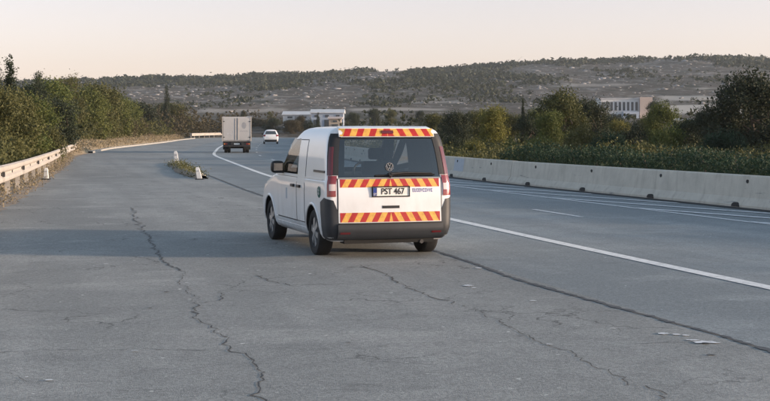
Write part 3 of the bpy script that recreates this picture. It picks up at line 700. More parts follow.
def th(py, Y): return 1.8 + (128.5 - py) / 1327 * Y
RIGHT = [
 ('broad', 566, 75, 91, 1.0, 'leaf_olive', 'tall olive-brown tree standing highest near the middle right'),
 ('round', 592, 84, 100, .9, 'leaf_dark', 'dark round tree directly right of the tall olive-brown one'),
 ('round', 492, 80, 107, .8, 'leaf_yellow', 'yellow-green round tree between the van and the tall olive-brown tree'),
 ('cypress', 523, 96, 98, .45, 'leaf_dark', 'thin dark cypress left of the tall olive-brown tree'),
 ('broad2', 456, 100, 112, 1.0, 'leaf_dark', 'dark green tree just right of the van roof'),
 ('bush', 473, 66, 141, 1.2, 'leaf_yellow', 'low yellow-green bush over the barrier near the van'),
 ('bush2', 513, 64, 139, 1.2, 'leaf_green', 'low green bush over the barrier below the yellow-green tree'),
 ('bush', 540, 62, 137, 1.1, 'leaf_green', 'leafy green bush over the barrier just left of the hedge'),
 ('broad', 532, 88, 114, 1.1, 'leaf_dark', 'dark broad tree behind the thin cypress'),
 ('bush', 452, 74, 135, 1.3, 'leaf_dark', 'dark bush touching the right side of the van window'),
 ('broad2', 478, 110, 112, 1.1, 'leaf_olive', 'olive tree behind the yellow-green round one'),
 ('round', 549, 70, 112, .8, 'leaf_green', 'green round tree against the left flank of the tall olive-brown one'),
 ('broad2', 618, 100, 121, 1.1, 'leaf_yellow', 'yellowish tree below the left end of the white building'),
 ('broad', 662, 88, 103, .85, 'leaf_green', 'light green tree right of the white two-storey building'),
 ('bush2', 640, 66, 124, 1.2, 'leaf_dark', 'dark wide bush below the white two-storey building'),
 ('round', 690, 72, 119, 1.1, 'leaf_dark', 'dark round tree below the bare terraces'),
 ('bush', 668, 62, 127, 1.3, 'leaf_green', 'green bush above the middle of the hedge'),
 ('airy', 716, 66, 104, .9, 'leaf_dark', 'dark open tree at the left flank of the biggest right-hand tree'),
 ('broad', 750, 62, 73, 1.05, 'leaf_dark', 'biggest dark tree at the right edge of the picture'),
 ('broad2', 775, 66, 84, 1.0, 'leaf_dark', 'dark tree cut off by the right edge of the picture'),
 ('bush', 612, 58, 132, 1.2, 'leaf_hedge', 'dense dark bush behind the left part of the hedge'),
 ('bush2', 586, 60, 126, 1.2, 'leaf_olive', 'olive bush behind the left end of the hedge'),
 ('bush', 722, 56, 131, 1.3, 'leaf_hedge', 'dense dark bush behind the right part of the hedge'),
 ('broad', 470, 128, 116, 1.2, 'leaf_dark', 'dark broad tree in the back row behind the low bush near the van'),
 ('broad2', 505, 122, 113, 1.2, 'leaf_olive', 'olive spreading tree in the back row left of the thin cypress'),
 ('broad', 536, 118, 110, 1.2, 'leaf_green', 'green spreading tree in the back row right of the thin cypress'),
 ('broad2', 612, 112, 116, 1.2, 'leaf_dark', 'dark spreading tree in the back row under the white building'),
 ('broad', 645, 104, 117, 1.2, 'leaf_olive', 'olive tree in the back row under the pink end wall'),
 ('broad2', 688, 98, 120, 1.2, 'leaf_green', 'green spreading tree in the back row below the terraces'),
 ('broad', 722, 92, 112, 1.2, 'leaf_olive', 'olive tree in the back row left of the biggest dark tree'),
 ('round', 582, 96, 104, 1.1, 'leaf_olive', 'olive round tree peeking out between the tall olive-brown tree and the building'),
 ('broad', 905, 58, 76, 1.2, 'leaf_dark', 'unseen dark tree added beyond the right edge for its shade, nearest of three'),  # unseen trees, added to keep the low sun off the right-hand shrubs
 ('broad2', 1010, 54, 78, 1.2, 'leaf_dark', 'unseen dark tree added beyond the right edge for its shade, second of three'),
 ('broad', 850, 72, 80, 1.2, 'leaf_dark', 'unseen dark tree added beyond the right edge for its shade, farthest of three'),
 ('round', 434, 118, 114, 1.0, 'leaf_olive', 'olive tree directly behind the right corner of the van roof'),
]
for k, px, Y, py, wx, m, lb in RIGHT:
    h = th(py, Y); tree(k, rx(px, Y), Y, h, wx * .55 if k in ('bush', 'bush2') else wx, m, lb, GR)
FOOT = [
 ('round', 374, 300, 108.5, .9, 'leaf_dark', 'dark round tree on the slope above the middle of the van roof'),
 ('broad', 391, 320, 110, .9, 'leaf_olive', 'olive tree on the slope above the van roof, right of the dark round one'),
 ('broad2', 353, 295, 113, .9, 'leaf_dark', 'dark tree beside the right end of the grey-roofed warehouse'),
 ('round', 420, 330, 111, 1.0, 'leaf_dark', 'dark tree on the slope above the right half of the van roof'),
 ('conifer', 318, 288, 113, .8, 'leaf_dark', 'small pointed conifer in front of the grey-roofed warehouse'),
 ('round', 300, 290, 116, .9, 'leaf_brown', 'brownish round tree in front of the small pale warehouse'),
 ('broad', 655, 330, 101, .9, 'leaf_dark', 'dark tree beside the pink end wall of the white building'),
 ('round', 596, 340, 106, .8, 'leaf_dark', 'dark round tree at the left end of the white two-storey building'),
 ('broad2', 700, 330, 112, 1.1, 'leaf_dark', 'dark wide tree at the foot of the bare terraces'),
 ('round', 244, 400, 113, 1.2, 'leaf_dark', 'dark tree on the slope behind the box truck'),
 ('broad', 270, 390, 113, 1.1, 'leaf_olive', 'olive tree on the slope behind the small white car'),
]
for k, px, Y, py, wx, m, lb in FOOT:
    x = rx(px, Y); z = max(0, gz(x, Y) - .2); tree(k, x, Y, max(2.2, th(py, Y) - z), wx, m, lb, GF, z)

# hedge behind the barrier
def hedge():
    r = np.random.default_rng(41); ys = np.arange(-4, 47, .18); cs = []; ti = []
    for y in ys:
        hgt = 1.0 + .12 * math.sin(y * 1.3) + .08 * math.sin(y * 3.7 + 1) + .10 * max(0, 30 - y) / 15
        n = 42; q = r.random((n, 3)); x = XB(y) + 1.0 + q[:, 0] * 1.5; z = .15 + hgt * q[:, 1] ** .6 * (1 - .25 * np.abs(q[:, 0] - .4) ** 2 * 4 * .5)
        c = np.stack([x, y + q[:, 2] * .3, z], -1); cs.append(np.repeat(c, 6, 0) + r.normal(0, .07, (n * 6, 3))); ti.append(np.repeat(r.random(n), 6) * .8 + r.random(n * 6) * .2)
    c = np.concatenate(cs); o0 = Vector((XB(30) + 1.7, 30, 0)); c -= np.array(o0)
    root = empty('hedge', o0); tag(root, 'long clipped dark green hedge right behind the concrete barrier', 'hedge')
    leaves('foliage', c, .038, 'leaf_hedge', root, 43, None, np.concatenate(ti), narrow=.6)
    for y in np.arange(0, 47, 1.5):
        tube('stem', [(XB(y) + 1.7 - o0.x, y - o0.y, -.05), (XB(y) + 1.75 - o0.x, y - o0.y + .1, .5), (XB(y) + 1.6 - o0.x, y - o0.y + .2, 1.1)], [.04, .03, .012], 'bark', root, 5)
hedge()
# loose undergrowth that nobody could count
def scrub(name, n, fx, y0, y1, h, m, label, seed, ls=.07, per=14, bias=1.0):
    r = np.random.default_rng(seed); k = n // per; y = y0 + (y1 - y0) * r.random(k) ** bias; a = r.random(k)
    x = np.array([fx(yy, aa) for yy, aa in zip(y, a)]); hm = h * (.45 + .9 * (vnoise(x / 2.3 + 7, y / 2.3, seed) ** 1.2)); z = hm * r.random(k) ** .7
    c = np.stack([x, y, z], -1); cen = np.repeat(c, per, 0) + r.normal(0, .13, (k * per, 3)); cen[:, 2] = np.abs(cen[:, 2])
    return tag(leaves(name, cen, ls, m, None, seed, None, np.repeat(vnoise(x / 1.7, y / 1.7, seed + 3), per) * .7 + r.random(k * per) * .3), label, 'undergrowth', kind='stuff')
scrub('undergrowth', 100000, lambda y, a: XL(y) - 1.1 - a * 5.0 - (2.6 if y > 84 else 0), 26, 150, 1.5, 'leaf_olive', 'dense olive undergrowth beneath the trees behind the left guardrail', 51, .062, bias=1.2)
scrub('undergrowth', 30000, lambda y, a: XL(y) - 3.5 - a * 7.0, 130, 235, 2.8, 'leaf_olive', 'olive undergrowth beneath the far trees along the kerb', 52, .13)
scrub('undergrowth', 26000, lambda y, a: XL(y) - 2.5 - a * 10.0, 232, 360, 5.0, 'leaf_brown', 'brown undergrowth behind the distant guardrail', 53, .18)
scrub('undergrowth', 95000, lambda y, a: XB(y) + 1.6 + a * (6 + (y - 40) * .55), 46, 100, .95, 'leaf_olive', 'mixed olive undergrowth behind the concrete barrier near the van', 54, .06)
scrub('undergrowth', 65000, lambda y, a: XB(y) + 4 + a * 22, 34, 75, .8, 'leaf_dark', 'dark undergrowth filling the ground behind the hedge', 55, .06)
scrub('dry_grass', 9000, lambda y, a: XL(y) - .1 - a * 1.5, 14, 84, .07, 'leaf_dry', 'straw-coloured dry grass and leaf litter along the foot of the left guardrail', 56, .03, 8)
scrub('undergrowth', 60000, lambda y, a: XB(y) + 6 + a * (60 + y * .5), 105, 330, 3.2, 'leaf_far', 'dull green scrub on the flat land between the road and the hill', 58, .16)
scrub('dry_grass', 14000, lambda y, a: XL(y) - .5 - a * 3.0, 84, 220, .8, 'leaf_dry', 'pale dry grass on the earth bank above the kerb', 57, .07, 8)
# weedy island
def island():
    pts = [(-10.9, 68.5), (-10.2, 64), (-9.1, 59.5), (-8.3, 55), (-7.3, 50.5), (-6.5, 47.2)]; wd = [.15, .30, .40, .42, .40, .2]
    v, f = [], []; n = 7
    for (x, y), q in zip(pts, wd):
        for k in range(n): t = k / (n - 1) * 2 - 1; v.append((x + t * q + random.uniform(-.08, .08), y + random.uniform(-.3, .3), .0 if abs(t) == 1 else .12 * (1 - t * t) + random.uniform(0, .05)))
    for i in range(len(pts) - 1):
        for k in range(n - 1): a = i * n + k; f.append((a, a + n, a + n + 1, a + 1))
    tag(pymesh('traffic_island', v, f, 'dirt', smooth=True), kind='structure')
    def fx(y, a): return float(np.interp(y, [47.2, 50.5, 55, 59.5, 64, 68.5], [-6.5, -7.3, -8.3, -9.1, -10.2, -10.9])) + (a - .5) * .5
    scrub('weeds', 3600, fx, 48.2, 64, .13, 'leaf_olive', 'tufts of weeds growing on the worn traffic island', 61, .03, 9)
    for i in range(26):
        y = random.uniform(47, 68); x = fx(y, random.random()); s = random.uniform(.05, .16)
        bm = bmesh.new(); bmesh.ops.create_icosphere(bm, subdivisions=1, radius=s)
        for q in bm.verts: q.co *= random.uniform(.7, 1.2); q.co.z *= .6
        for q in bm.verts: q.co += Vector((x, y, .08))
        STONES.append(bm)
STONES = []
island()
bmj = bmesh.new()
for b_ in STONES:
    me_ = bpy.data.meshes.new('t'); b_.to_mesh(me_); b_.free(); bmj.from_mesh(me_); bpy.data.meshes.remove(me_)
tag(bm_obj('rubble', bmj, 'concrete'), 'broken concrete rubble lying among the weeds of the island', 'rubble', kind='stuff')

# ------------------------------------------------------------------ vehicles
class Slice:
    """a vehicle body as a stack of rounded plan outlines; x forward, y left, z up, origin on the ground under the rear axle"""
    def __init__(s, W, XR, XF, rr, rf, bul, fb, xm, taper):
        s.W, s.XR, s.XF, s.rr, s.rf, s.bul, s.fb, s.xm, s.taper = W, XR, XF, rr, rf, bul, fb, xm, taper
    def w(s, z): return float(np.interp(z, [q[0] for q in s.W], [q[1] for q in s.W]))
    def xr(s, z): return float(np.interp(z, [q[0] for q in s.XR], [q[1] for q in s.XR]))
    def xf(s, z): return float(np.interp(z, [q[0] for q in s.XF], [q[1] for q in s.XF]))
    def side(s, x, z, off=0.0):
        return s.w(z) * (1 - s.taper * (max(0, x - s.xm) / 2.4) ** 2) + off
    def r(s, z): return min(s.rr, s.w(z) * .45)
    def rear(s, y, z, off=0.0):
        W = s.w(z); r = s.r(z); b = s.bul; a = min(abs(y), W - r); x = s.xr(z) + b * (a / W) ** 2
        if abs(y) > W - r: d = min(abs(y) - (W - r), r * .999); x += r - math.sqrt(r * r - d * d)
        return x - off
    def corner(s, t, z, sg, off=0.0):
        """t<0 rear face (metres inward), 0..1 around the corner, >1 along the side (metres)"""
        W = s.w(z); r = s.r(z); x0 = s.xr(z) + s.bul * ((W - r) / W) ** 2
        if t <= 0: y = W - r + t; return (s.rear(y, z, off), sg * y, z)
        if t <= 1: a = t * math.pi / 2; return (x0 + r - (r + off) * math.cos(a), sg * (W - r + (r + off) * math.sin(a)), z)
        x = x0 + r + (t - 1); k = s.side(x, z) / s.side(x0 + r, z); return (x, sg * (W * k + off), z)
    def outline(s, z, ins=0.0, x0=None, x1=None):
        W = s.w(z); r = max(.03, s.r(z) - ins); rf = max(.03, min(s.rf, W * .6) - ins); P = []
        xr, xf = s.xr(z) + ins, s.xf(z) - ins
        if x0 is not None: xr = max(xr, x0)
        if x1 is not None: xf = min(xf, x1)
        W = W - ins; b = s.bul
        for k in range(9): y = (W - r) * k / 8; P.append((xr + b * (y / W) ** 2, y))
        xc = xr + b * ((W - r) / W) ** 2
        for k in range(1, 8): a = k / 8 * math.pi / 2; P.append((xc + r - r * math.cos(a), W - r + r * math.sin(a)))
        xe = xf - s.fb * ((W - rf) / W) ** 2 - rf; xa = xc + r
        for k in range(26): x = xa + (xe - xa) * k / 25; P.append((x, W * (1 - s.taper * (max(0, x - s.xm) / 2.4) ** 2)))
        yl = P[-1][1]
        for k in range(1, 9): a = k / 8 * math.pi / 2; P.append((xe + rf * math.sin(a), yl - rf + rf * math.cos(a)))
        xl, yl = P[-1]
        for k in range(1, 8): y = yl * (1 - k / 7); P.append((xl + s.fb * (1 - (y / max(.01, yl)) ** 2) * ((W - rf) / W) ** 2, y))
        return P + [(x, -y) for x, y in P[-2:0:-1]]
    def solid(s, zs, m, ins=0.0, x0=None, x1=None):
        v, f = [], []; n = None
        for z in zs:
            o = s.outline(z, ins, x0, x1); n = len(o); v += [(x, y, z) for x, y in o]
        for i in range(len(zs) - 1):
            for k in range(n): f.append((i * n + k, i * n + (k + 1) % n, (i + 1) * n + (k + 1) % n, (i + 1) * n + k))
        # caps fanned across mirrored pairs
        for base, flip in ((0, True), ((len(zs) - 1) * n, False)):
            h = n // 2
            for k in range(h):
                a, b, c, d = base + k, base + k + 1, base + (n - k - 1) % n, base + (n - k) % n
                q = [a, b, c, d]; q = [e for i_, e in enumerate(q) if e not in q[:i_]]
                if len(q) > 2: f.append(tuple(q[::-1] if flip else q))
        me = bpy.data.meshes.new('tmp'); me.from_pydata(v, [], f); bmx = bmesh.new(); bmx.from_mesh(me); bmesh.ops.recalc_face_normals(bmx, faces=bmx.faces[:]); bmx.to_mesh(me); bmx.free()
        me.materials.append(MATS[m]); o = bpy.data.objects.new('tmp', me); C.objects.link(o); return o
def prism(poly, axis, a, b, m):
    """polygon in (y,z) pushed along x, or in (x,z) pushed along y"""
    n = len(poly); v = [((a, p[0], p[1]) if axis == 'X' else (p[0], a, p[1])) for p in poly] + [((b, p[0], p[1]) if axis == 'X' else (p[0], b, p[1])) for p in poly]
    f = [tuple(range(n)), tuple(range(n, 2 * n))] + [(k, (k + 1) % n, n + (k + 1) % n, n + k) for k in range(n)]
    me = bpy.data.meshes.new('tmp'); me.from_pydata(v, [], f); bmx = bmesh.new(); bmx.from_mesh(me); bmesh.ops.recalc_face_normals(bmx, faces=bmx.faces[:]); bmx.to_mesh(me); bmx.free()
    me.materials.append(MATS[m]); o = bpy.data.objects.new('tmp', me); C.objects.link(o); return o
def cyl_y(x, z, r, y0, y1, m, n=40):
    return prism([(x + r * math.cos(2 * math.pi * k / n), z + r * math.sin(2 * math.pi * k / n)) for k in range(n)], 'Y', y0, y1, m)
def boolean(body, cutters, name, parent):
    for c in cutters:
        md = body.modifiers.new('b', 'BOOLEAN'); md.operation = 'DIFFERENCE'; md.object = c; md.solver = 'EXACT'; md.material_mode = 'TRANSFER'
    dg = bpy.context.evaluated_depsgraph_get(); me = bpy.data.meshes.new_from_object(body.evaluated_get(dg), preserve_all_data_layers=True, depsgraph=dg)
    me.name = name
    me.polygons.foreach_set('use_smooth', [True] * len(me.polygons)); me.set_sharp_from_angle(angle=R(28))
    for c in cutters + [body]: bpy.data.objects.remove(c)
    o = bpy.data.objects.new(name, me); C.objects.link(o); o.parent = parent; return o
def patch(name, fn, us, vs_, m, parent, th=.02, depth_fn=None, smooth=True):
    """a panel that follows the body: fn(u, v, off); the skirt goes back by th"""
    nu, nv = len(us), len(vs_); v, f = [], []
    for off in (0, -th):
        for q in vs_:
            for u in us: v.append(fn(u, q, off))
    g = lambda i, j, k: k * nu * nv + j * nu + i
    for j in range(nv - 1):
        for i in range(nu - 1): f.append((g(i, j, 0), g(i + 1, j, 0), g(i + 1, j + 1, 0), g(i, j + 1, 0)))
    ring = [(i, 0) for i in range(nu)] + [(nu - 1, j) for j in range(1, nv)] + [(i, nv - 1) for i in range(nu - 2, -1, -1)] + [(0, j) for j in range(nv - 2, 0, -1)]
    for a, b in zip(ring, ring[1:] + ring[:1]): f.append((g(*a, 0), g(*a, 1), g(*b, 1), g(*b, 0)))
    o = pymesh(name, v, f, m, parent, smooth=smooth, ang=35 if smooth else None)
    bmx = bmesh.new(); bmx.from_mesh(o.data); bmesh.ops.recalc_face_normals(bmx, faces=bmx.faces[:]); bmx.to_mesh(o.data); bmx.free()
    return o
def lin(a, b, n): return [a + (b - a) * k / (n - 1) for k in range(n)]
def text_mesh(name, txt, size, m, parent, loc, rot, sx=1.0, bold=0.0):
    cu = bpy.data.curves.new(name, 'FONT'); cu.body = txt; cu.size = size; cu.align_x = 'CENTER'; cu.align_y = 'CENTER'; cu.offset = bold; cu.extrude = .0008
    t = bpy.data.objects.new('tmp', cu); C.objects.link(t); dg = bpy.context.evaluated_depsgraph_get(); me = bpy.data.meshes.new_from_object(t.evaluated_get(dg)); bpy.data.objects.remove(t)
    me.materials.clear(); o = link(name, me, parent, [m]); o.location = loc; o.rotation_euler = rot; o.scale = (sx, 1, 1); return o
def wheel(x, y, r, wd, parent, spokes=6, sg=1, hub=True, rimm='rim_silver'):
    hw = wd / 2
    t = lathe('wheel', [(r * .60, -hw), (r * .93, -hw), (r * .985, -hw * .82), (r, -hw * .55), (r, hw * .55), (r * .985, hw * .82), (r * .93, hw), (r * .70, hw * 1.02), (r * .655, hw * .93), (r * .60, hw * .5)], 'rubber', parent, 40)
    t.location = (x, y, r)
    if sg < 0: t.rotation_euler = (0, 0, math.pi)
    rm = lathe('rim', [(r * .655, hw * .95), (r * .64, hw * .98), (r * .60, hw * .70), (r * .3, hw * .45), (0.001, hw * .42)], 'steel_dark', t, 32)
    bm = bmesh.new()
    for k in range(spokes):
        a = 2 * math.pi * (k + .25) / spokes; M = Matrix.Rotation(a, 4, 'Y')
        for (z0, z1, wa, wb) in ((r * .12, r * .63, r * .17, r * .30),):
            q = []
            for yy in (hw * .70, hw * .96):
                q.append([bm.verts.new(M @ Vector((sx * ww / 2, yy - .012 * (zz > r * .5), zz))) for zz, ww in ((z0, wa), (z1, wb)) for sx in (-1, 1)])
            A, B = q
            for fc in ((B[0], B[1], B[3], B[2]), (A[0], B[0], B[2], A[2]), (A[1], A[3], B[3], B[1]), (A[2], B[2], B[3], A[3])): bm.faces.new(fc)
    bmesh.ops.recalc_face_normals(bm, faces=bm.faces[:])
    bm_obj('hubcap', bm, rimm, t)
    lathe('hub', [(r * .20, hw * .7), (r * .19, hw * 1.0), (r * .12, hw * 1.06), (.001, hw * 1.06)], rimm, t, 20)
    return t

def van():
    B = Slice(W=[(.24, .80), (.30, .87), (.42, .900), (.62, .912), (.86, .916), (1.00, .914), (1.045, .910), (1.06, .900), (1.2, .890), (1.4, .872), (1.55, .850), (1.63, .832), (1.69, .808), (1.735, .772), (1.765, .722), (1.785, .64), (1.797, .48), (1.803, .24)],
        XR=[(.24, -.72), (.30, -.79), (.40, -.825), (.50, -.825), (.64, -.81), (.9, -.80), (1.08, -.78), (1.3, -.725), (1.5, -.67), (1.62, -.635), (1.69, -.615), (1.735, -.60), (1.765, -.575), (1.785, -.53), (1.797, -.40), (1.803, -.15)],
        XF=[(.24, 3.50), (.32, 3.60), (.55, 3.62), (.70, 3.57), (.82, 3.47), (.90, 3.34), (.97, 3.10), (1.03, 2.82), (1.07, 2.55), (1.12, 2.36), (1.3, 2.06), (1.5, 1.74), (1.62, 1.52), (1.69, 1.37), (1.735, 1.30), (1.765, 1.22), (1.785, 1.10), (1.797, .92), (1.803, .60)],
        rr=.10, rf=.30, bul=.035, fb=.10, xm=1.3, taper=.01)
    hd = math.atan2(.953, -.303)
    root = empty('panel_van', (-.165, 19.13, 0), hd); root.scale = (1, 1, 1.018)
    tag(root, 'white panel van with red and yellow hazard stripes on its tailgate, driving away', 'van')
    zs = [.24, .27, .30, .36, .42, .50, .56, .62, .70, .78, .86, .93, 1.0, 1.03, 1.045, 1.06, 1.10, 1.15, 1.2, 1.27, 1.34, 1.4, 1.46, 1.5, 1.55, 1.59, 1.63, 1.66, 1.69, 1.715, 1.735, 1.752, 1.765, 1.776, 1.785, 1.792, 1.797, 1.801, 1.803]
    body = B.solid(zs, 'paint_white')
    zi = [.80, .95, 1.06, 1.15, 1.3, 1.45, 1.55, 1.63, 1.69, 1.72, 1.74]
    cav = B.solid(zi, 'interior', .055)
    RW = [(-.745, 1.10), (.745, 1.10), (.735, 1.22), (.695, 1.60), (.665, 1.645), (-.665, 1.645), (-.695, 1.60), (-.735, 1.22)]
    SW = [(.90, 1.10), (2.03, 1.10), (2.00, 1.14), (1.50, 1.54), (1.40, 1.60), (.94, 1.62), (.90, 1.58)]
    cut = [cav, prism(RW, 'X', -1.2, -.45, 'plastic_black'), prism(SW, 'Y', -1.3, 1.3, 'plastic_black'),
           prism([(-.70, 1.16), (.70, 1.16), (.62, 1.60), (-.62, 1.60)], 'X', 1.30, 3.5, 'plastic_black')]
    for x in (0, 2.755):
        for sg in (1, -1): cut.append(cyl_y(x, .325, .385, sg * .58, sg * 1.2, 'underbody'))
    bd = boolean(body, cut, 'body', root)
    rearf = lambda y, z, off: (B.rear(y, z, off), y, z)
    def glass_x(poly_hw, z0, z1, name, m, off):   # pane following the tailgate
        n = 14; us = lin(-1, 1, 15); zz = lin(z0, z1, n)
        return patch(name, lambda u, z, o: (B.rear(u * poly_hw(z), z, off + o), u * poly_hw(z), z), us, zz, m, root, .004)
    glass_x(lambda z: float(np.interp(z, [1.09, 1.22, 1.60, 1.66], [.757, .747, .708, .672])), 1.09, 1.655, 'rear_window', 'glass_tint', -.006)
    # black frame printed round the rear glass edge
    def frame_strip(y0, y1, z0, z1, hw):
        return patch('glass_border', lambda u, z, o: (B.rear(u * hw(z), z, -.010 + o), u * hw(z), z), lin(y0, y1, 5), lin(z0, z1, 10), 'plastic_black', root, .003)
    hwf = lambda z: float(np.interp(z, [1.09, 1.22, 1.60, 1.66], [.750, .740, .702, .662]))
    frame_strip(-1, -.87, 1.10, 1.645, hwf); frame_strip(.87, 1, 1.10, 1.645, hwf); frame_strip(-.87, .87, 1.10, 1.14, hwf); frame_strip(-.87, .87, 1.61, 1.645, hwf)
    for sg in (1, -1):
        # door window glass
        def sp(u, q, o, sg=sg):
            z = q; xa = .91; xb = float(np.interp(z, [1.09, 1.14, 1.54, 1.61], [2.03, 2.0, 1.51, 1.38])); x = xa + (xb - xa) * u
            return (x, sg * (B.side(x, z) - .012 + o), z)
        patch('door_window', sp, lin(0, 1, 12), lin(1.09, 1.625, 8), 'glass_clear', root, .004)
        # shut lines and panels: front door, sliding door
        sidef = lambda x, z, o, sg=sg: (x, sg * (B.side(x, z) + o), z)
        door = patch('door', lambda x, z, o, sg=sg: (x, sg * (B.side(x, z) + .006 + o), z), lin(.93, 2.16, 14), lin(.44, 1.055, 9), 'paint_white', root, .012)
        patch('door_gap', lambda x, z, o, sg=sg: (x, sg * (B.side(x, z) + .0025 + o), z), lin(.915, 2.175, 14), lin(.425, 1.060, 9), 'paint_seam', door, .006)
        sdoor = patch('sliding_door', lambda x, z, o, sg=sg: (x, sg * (B.side(x, z) + .006 + o), z), lin(.45, .895, 8), lin(.44, 1.60, 16), 'paint_white', root, .012)
        patch('door_gap', lambda x, z, o, sg=sg: (x, sg * (B.side(x, z) + .0025 + o), z), lin(.437, .91, 8), lin(.427, 1.612, 16), 'paint_seam', sdoor, .006)
        # pressed crease below the windows
        patch('waist_crease', lambda x, z, o, sg=sg: (x, sg * (B.side(x, z) + .010 + o), z), lin(-.55, 2.30, 30), lin(1.062, 1.082, 3), 'paint_white', root, .012)
        patch('door_track', lambda x, z, o, sg=sg: (x, sg * (B.side(x, z) + .011 + o), z), lin(-.62, -.02, 10), lin(1.165, 1.195, 3), 'plastic_black', root, .014)
        for x, pr in ((1.10, door), (.74, sdoor)):
            bm = bmesh.new(); add_box(bm, (x, sg * (B.side(x, .93) + .022), .935), (.17, .035, .042)); bm_obj('handle', bm, 'plastic_black', pr, .008)
        patch('sill', lambda x, z, o, sg=sg: (x, sg * (B.side(x, z) + .010 + o), z), lin(.40, 2.34, 14), lin(.26, .36, 4), 'paint_white', root, .02)
        patch('side_moulding', lambda x, z, o, sg=sg: (x, sg * (B.side(x, z) + .016 + o), z), lin(.42, 2.32, 12), lin(.395, .425, 3), 'paint_white', root, .016)
        # wheel arch lips
        for wx in (0, 2.755):
            v, f = [], []; n = 28
            for k in range(n + 1):
                a = R(-14 + 208 * k / n)
                for rr, oo in ((.382, .004), (.382, .016), (.412, .014), (.418, .002)):
                    x = wx + rr * math.cos(a); z = .325 + rr * math.sin(a); z = max(z, .26); v.append((x, sg * (B.side(x, z) + oo), z))
            for k in range(n):
                for j in range(3): f.append((4 * k + j, 4 * k + j + 1, 4 * k + j + 5, 4 * k + j + 4))
            pymesh('arch_lip', v, f, 'plastic_grey' if False else 'paint_white', root, smooth=True)
        # mirror
        mx, my = 1.84, sg * (B.side(1.84, 1.1) + .095)
        bm = bmesh.new(); bmesh.ops.create_icosphere(bm, subdivisions=3, radius=1)
        for q in bm.verts:
            c = q.co; e = lambda t: math.copysign(abs(t) ** .6, t); q.co = Vector((mx + .085 * e(c.x) * (1 if c.x > 0 else .55), my + .105 * e(c.y), 1.185 + .095 * e(c.z)))
        mr = bm_obj('mirror', bm, 'plastic_black', root, 0, True)
        bm = bmesh.new(); add_box(bm, (mx - .052, my, 1.185), (.008, .14, .11)); bm_obj('mirror_glass', bm, 'chrome', mr)
        bm = bmesh.new(); add_box(bm, (mx + .02, sg * (B.side(1.93, 1.1) + .01), 1.115), (.09, .14, .05)); bm_obj('mirror_arm', bm, 'plastic_black', mr, .01)
        # tail lamps on the corners
        lamp = patch('tail_lamp', lambda t, z, o, sg=sg: B.corner(t, z, sg, .012 + o), [-.035, -.015, 0, .12, .24, .36, .46, .54], lin(.85, 1.13, 8), 'lamp_red', root, .02)
        patch('reversing_lens', lambda t, z, o, sg=sg: B.corner(t, z, sg, .0155 + o), [-.03, -.012, 0, .12, .24, .34], lin(.93, 1.02, 5), 'lamp_clear', lamp, .006)
        patch('lamp_upper', lambda t, z, o, sg=sg: B.corner(t * float(np.interp(z, [1.13, 1.6], [1, .80])), z, sg, .010 + o), [.12, .2, .3, .4, .5, .58], lin(1.135, 1.52, 9), 'lamp_dark_red', lamp, .016)
        # black pillar between lamp and roof
        patch('pillar_trim', lambda t, z, o, sg=sg: B.corner(t, z, sg, .005 + o), [-.06, -.03, 0, .2, .4, .6, .66], lin(1.135, 1.70, 12), 'plastic_black', root, .01)
        # bumper corner rising to the lamp
        def bc(t, q, o, sg=sg):
            tt = t; zt = float(np.interp(t, [-.12, 0, 1.0, 1.36], [.50, .80, .835, .72])); z = .255 + (zt - .255) * q
            return B.corner(tt, z, sg, .006 + o)
        patch('bumper_corner', bc, [-.14, -.09, -.04, 0, .2, .4, .6, .8, 1.0, 1.06, 1.12, 1.17, 1.215], lin(0, 1, 12), 'plastic_grey', root, .03)
    # rear bumper
    bmp = patch('rear_bumper', lambda y, q, o: (B.rear(y, .265 + .21 * q, .03 + .012 * math.sin(q * 3.14) + o), y, .265 + .21 * q), lin(-.76, .76, 19), lin(0, 1, 9), 'plastic_grey', root, .05)
    patch('bumper_step', lambda y, q, o: (B.rear(y, .475 + .015 * q, .034 + o), y, .475 + .015 * q), lin(-.74, .74, 15), lin(0, 1, 3), 'plastic_black', bmp, .03)
    for y in (.66, -.66): patch('reflector', lambda u, z, o: (B.rear(u, z, .049 + o), u, z), lin(y - .07, y + .07, 4), lin(.345, .37, 3), 'lamp_dark_red', bmp, .02)
    # tailgate skin with shut line
    tg = patch('tailgate', lambda y, z, o: (B.rear(y, z, .008 + o), y, z), lin(-.745, .745, 19), lin(.495, 1.085, 12), 'paint_white', root, .014)
    patch('tailgate_gap', lambda y, z, o: (B.rear(y, z, .003 + o), y, z), lin(-.76, .76, 19), lin(.485, 1.095, 12), 'paint_seam', tg, .006)
    # hazard bands: red and yellow slanted stripes meeting in an inverted V
    def band(name, z0, z1, hw, n, off, slant):
        v, f, mi = [], [], []; cl = lambda t: max(0, min(hw, t)); p = hw / (n + .5)
        for sg in (1, -1):
            for k in range(-1, n + 3):
                a, b = (k - .5) * p, (k + .5) * p; quad = []
                for t, z, s_ in ((a, z0, 1), (b, z0, 1), (b, z1, 0), (a, z1, 0)): quad.append((cl(t + (slant if s_ else 0)), z))
                if max(q[0] for q in quad) - min(q[0] for q in quad) < 1e-4: continue
                i0 = len(v)
                for t, z in quad: v.append((B.rear(t, z, off), sg * t, z))
                f.append((i0, i0 + 1, i0 + 2, i0 + 3) if sg > 0 else (i0 + 3, i0 + 2, i0 + 1, i0)); mi.append(k % 2)
        o = pymesh(name, v, f, ['reflect_red', 'reflect_yellow'], root, midx=mi); return o
    band('hazard_band', .505, .632, .725, 8, .0115, .07); band('hazard_band', .972, 1.083, .720, 8, .0115, .065)
    sp = patch('spoiler', lambda y, q, o: (B.rear(y, 1.655 + .118 * q, .045 - .02 * q + o), y, 1.655 + .118 * q), lin(-.695, .695, 17), lin(0, 1, 5), 'paint_white', root, .06)
